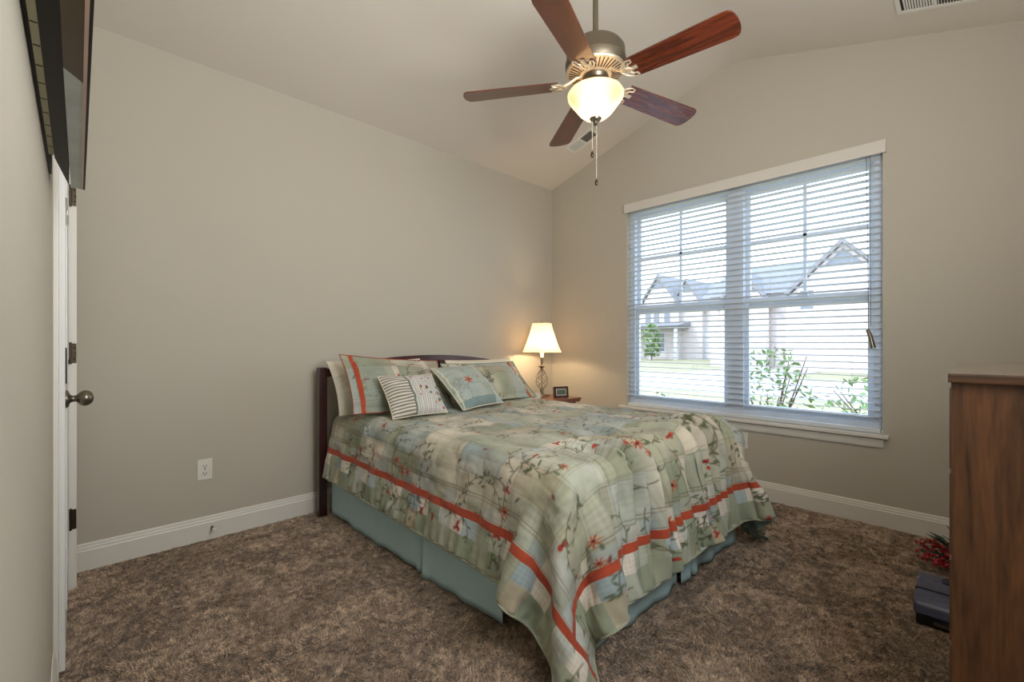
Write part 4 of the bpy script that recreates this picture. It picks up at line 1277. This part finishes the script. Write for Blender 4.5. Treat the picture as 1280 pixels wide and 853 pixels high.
# ------------------------------------------------------------ outside the window
GZ = -0.38
M_lawn = mat('lawn', (150, 144, 112), 0.95, var=0.3, var_scale=0.8)
M_road = mat('concrete_road', (168, 164, 160), 0.9, var=0.05, var_scale=0.5)
M_side = mat('white_siding', (200, 192, 190), 0.8, var=0.02)
M_roof = mat('grey_shingle', (128, 128, 132), 0.9, var=0.12, var_scale=3)
M_wing = mat('dark_window', (110, 118, 128), 0.2)
M_gar = mat('garage_door', (208, 208, 212), 0.6)
struct(MB().box(XW + T + 0.02, 120, -90, 110, GZ - 0.3, GZ).build('ground', M_lawn))
struct(MB().box(14, 21, -90, 110, GZ, GZ + 0.02).build('road', M_road))
struct(MB().box(21.0, 29.5, 5.8, 10.4, GZ, GZ + 0.03).build('driveway', M_road))
def house(x, ya, yb, zwall, zpeak, label, gables, garage, wins, depth=10, entry=None):
    r = thing('house', (x, (ya + yb) / 2, GZ), label, 'house')
    MB().box(x, x + depth, ya, yb, GZ, zwall).build('wall', M_side, r)
    MB().prism([(x - 0.5, zwall - 0.1), (x + depth / 2, zpeak), (x + depth + 0.5, zwall - 0.1), (x + depth / 2, zpeak - 0.25)], 'y', ya - 0.4, yb + 0.4).prism([(x, zwall), (x + depth / 2, zpeak - 0.2), (x + depth, zwall)], 'y', ya - 0.05, yb + 0.05).build('roof', M_roof, r)
    for (g0, g1, zb, zp, xo) in gables:
        gc = (g0 + g1) / 2
        gw = MB().prism([(g0, GZ), (g1, GZ), (g1, zb), (gc, zp), (g0, zb)], 'x', x - xo, x + 1).build('gable_wing', M_side, r)
        MB().prism([(g0 - 0.35, zb - 0.25), (gc, zp + 0.02), (g1 + 0.35, zb - 0.25), (g1 + 0.35, zb), (gc, zp + 0.28), (g0 - 0.35, zb)], 'x', x - xo - 0.3, x + depth / 2).build('gable_roof', M_roof, r)
        MB().prism([(gc - 0.8, zp - 1.05), (gc + 0.8, zp - 1.05), (gc, zp - 0.25)], 'x', x - xo - 0.05, x - xo + 0.02).build('gable_panel', M_wing, r)
    for (g0, g1, z1_, xo) in garage:
        gd = MB().box(x - xo - 0.06, x - xo + 0.02, g0, g1, GZ, z1_).build('garage_door', M_gar, r)
        m = MB()
        for q in range(1, 4):
            zz = GZ + (z1_ - GZ) * q / 4
            m.box(x - xo - 0.075, x - xo - 0.055, g0, g1, zz - 0.02, zz + 0.02)
        m.build('panel_lines', M_road, gd)
    for (w0, w1, za, zb, xo) in wins:
        f = MB().box(x - xo - 0.05, x - xo + 0.02, w0 - 0.12, w1 + 0.12, za - 0.12, zb + 0.12).build('window', M_gar, r)
        MB().box(x - xo - 0.07, x - xo - 0.04, w0, w1, za, zb).build('pane', M_wing, f)
    if entry:
        e0, e1, xo = entry
        MB().box(x - xo, x - 0.02, e0, e1, 2.5, 2.75).prism([(x - xo - 0.2, 2.75), (x, 3.35), (x, 2.75)], 'y', e0 - 0.2, e1 + 0.2).build('porch_roof', M_roof, r)
        for yy in (e0 + 0.2, (e0 + e1) / 2, e1 - 0.2):
            MB().box(x - xo + 0.1, x - xo + 0.35, yy - 0.12, yy + 0.12, GZ, 2.5).build('porch_column', M_gar, r)
house(42, 14.5, 24.8, 5.0, 7.4, 'white two storey house with a porch, seen through the left window unit',
      [(19.6, 23.6, 4.6, 7.6, 1.2), (17.6, 20.6, 4.4, 7.0, 0.6)], [(15.2, 18.2, 2.3, 0.0)],
      [(20.4, 21.0, 3.2, 4.5, 1.2), (21.5, 22.1, 3.2, 4.5, 1.2), (22.4, 23.0, 3.2, 4.5, 1.2), (21.0, 22.0, 0.4, 2.1, 1.2)], entry=(18.9, 24.2, 3.0))
house(30, 1.0, 12.2, 4.2, 6.6, 'white house with a large front gable and garage, seen through the right window unit',
      [(2.2, 7.4, 3.6, 6.3, 1.6), (8.6, 11.4, 3.5, 5.3, 0.5)], [(8.7, 11.3, 2.2, 0.5)],
      [(6.1, 6.7, 3.0, 4.0, 1.6)])
M_fol = mat('shrub_leaves', (104, 132, 78), 0.7, var=0.35, var_scale=10)
M_fol2 = mat('dark_shrub_leaves', (72, 104, 82), 0.7, var=0.3, var_scale=10)
def shrub(x, y, R, H, n, ls, label, m, seed, trunk=True, name='shrub', z0_=GZ):
    rr = random.Random(seed)
    r = thing(name, (x, y, z0_), label, 'shrub')
    b = MB()
    tk = MB()
    for q in range(9):
        a = rr.uniform(0, 2 * PI)
        tk.tube([(x, y, z0_), (x + 0.3 * R * math.cos(a), y + 0.3 * R * math.sin(a), z0_ + H * 0.45), (x + 0.75 * R * math.cos(a), y + 0.75 * R * math.sin(a), z0_ + H * rr.uniform(.6, .95))], [0.02 * R + 0.008, 0.01 * R + 0.005, 0.004], 6)
    tk.build('stems', M_twig, r)
    for _ in range(n):
        a = rr.uniform(0, 2 * PI); q = rr.random() ** 0.5; h = rr.uniform(0.12, 1)
        rad = R * q * (math.sin(PI * min(h * 0.85 + 0.1, 1)) ** 0.5)
        c = Vector((x + rad * math.cos(a), y + rad * math.sin(a), z0_ + H * h))
        d = Vector((rr.gauss(0, 1), rr.gauss(0, 1), rr.gauss(0, 1))).normalized()
        s_ = d.cross(Vector((rr.gauss(0, 1), rr.gauss(0, 1), rr.gauss(0, 1)))).normalized()
        L = ls * rr.uniform(.6, 1.3)
        b.bm.faces.new([b.bm.verts.new(v) for v in (c - d * L, c + s_ * L * .4, c + d * L, c - s_ * L * .4)])
    b.build('foliage', m, r, recalc=False)
shrub(5.6, 1.62, 0.5, 1.45, 520, 0.045, 'loose light green shrub right outside the window, behind the right window unit', M_fol, 2)
shrub(6.9, 0.75, 0.70, 1.15, 420, 0.055, 'bushy yellow-green shrub outside, at the far right of the window', M_fol, 3)
shrub(6.4, 3.35, 0.22, 0.75, 140, 0.04, 'thin sapling outside, low in the left window unit', M_fol2, 4, name='sapling')
shrub(37.0, 20.3, 0.9, 3.2, 600, 0.2, 'small round tree in front of the far house porch', M_fol, 5, name='young_tree')
shrub(39.5, 26.8, 1.6, 3.0, 700, 0.25, 'green shrub at the left corner of the far porch house', M_fol2, 6)
shrub(28.0, 9.9, 0.5, 1.3, 300, 0.12, 'small round shrub beside the garage of the nearer house', M_fol2, 7)
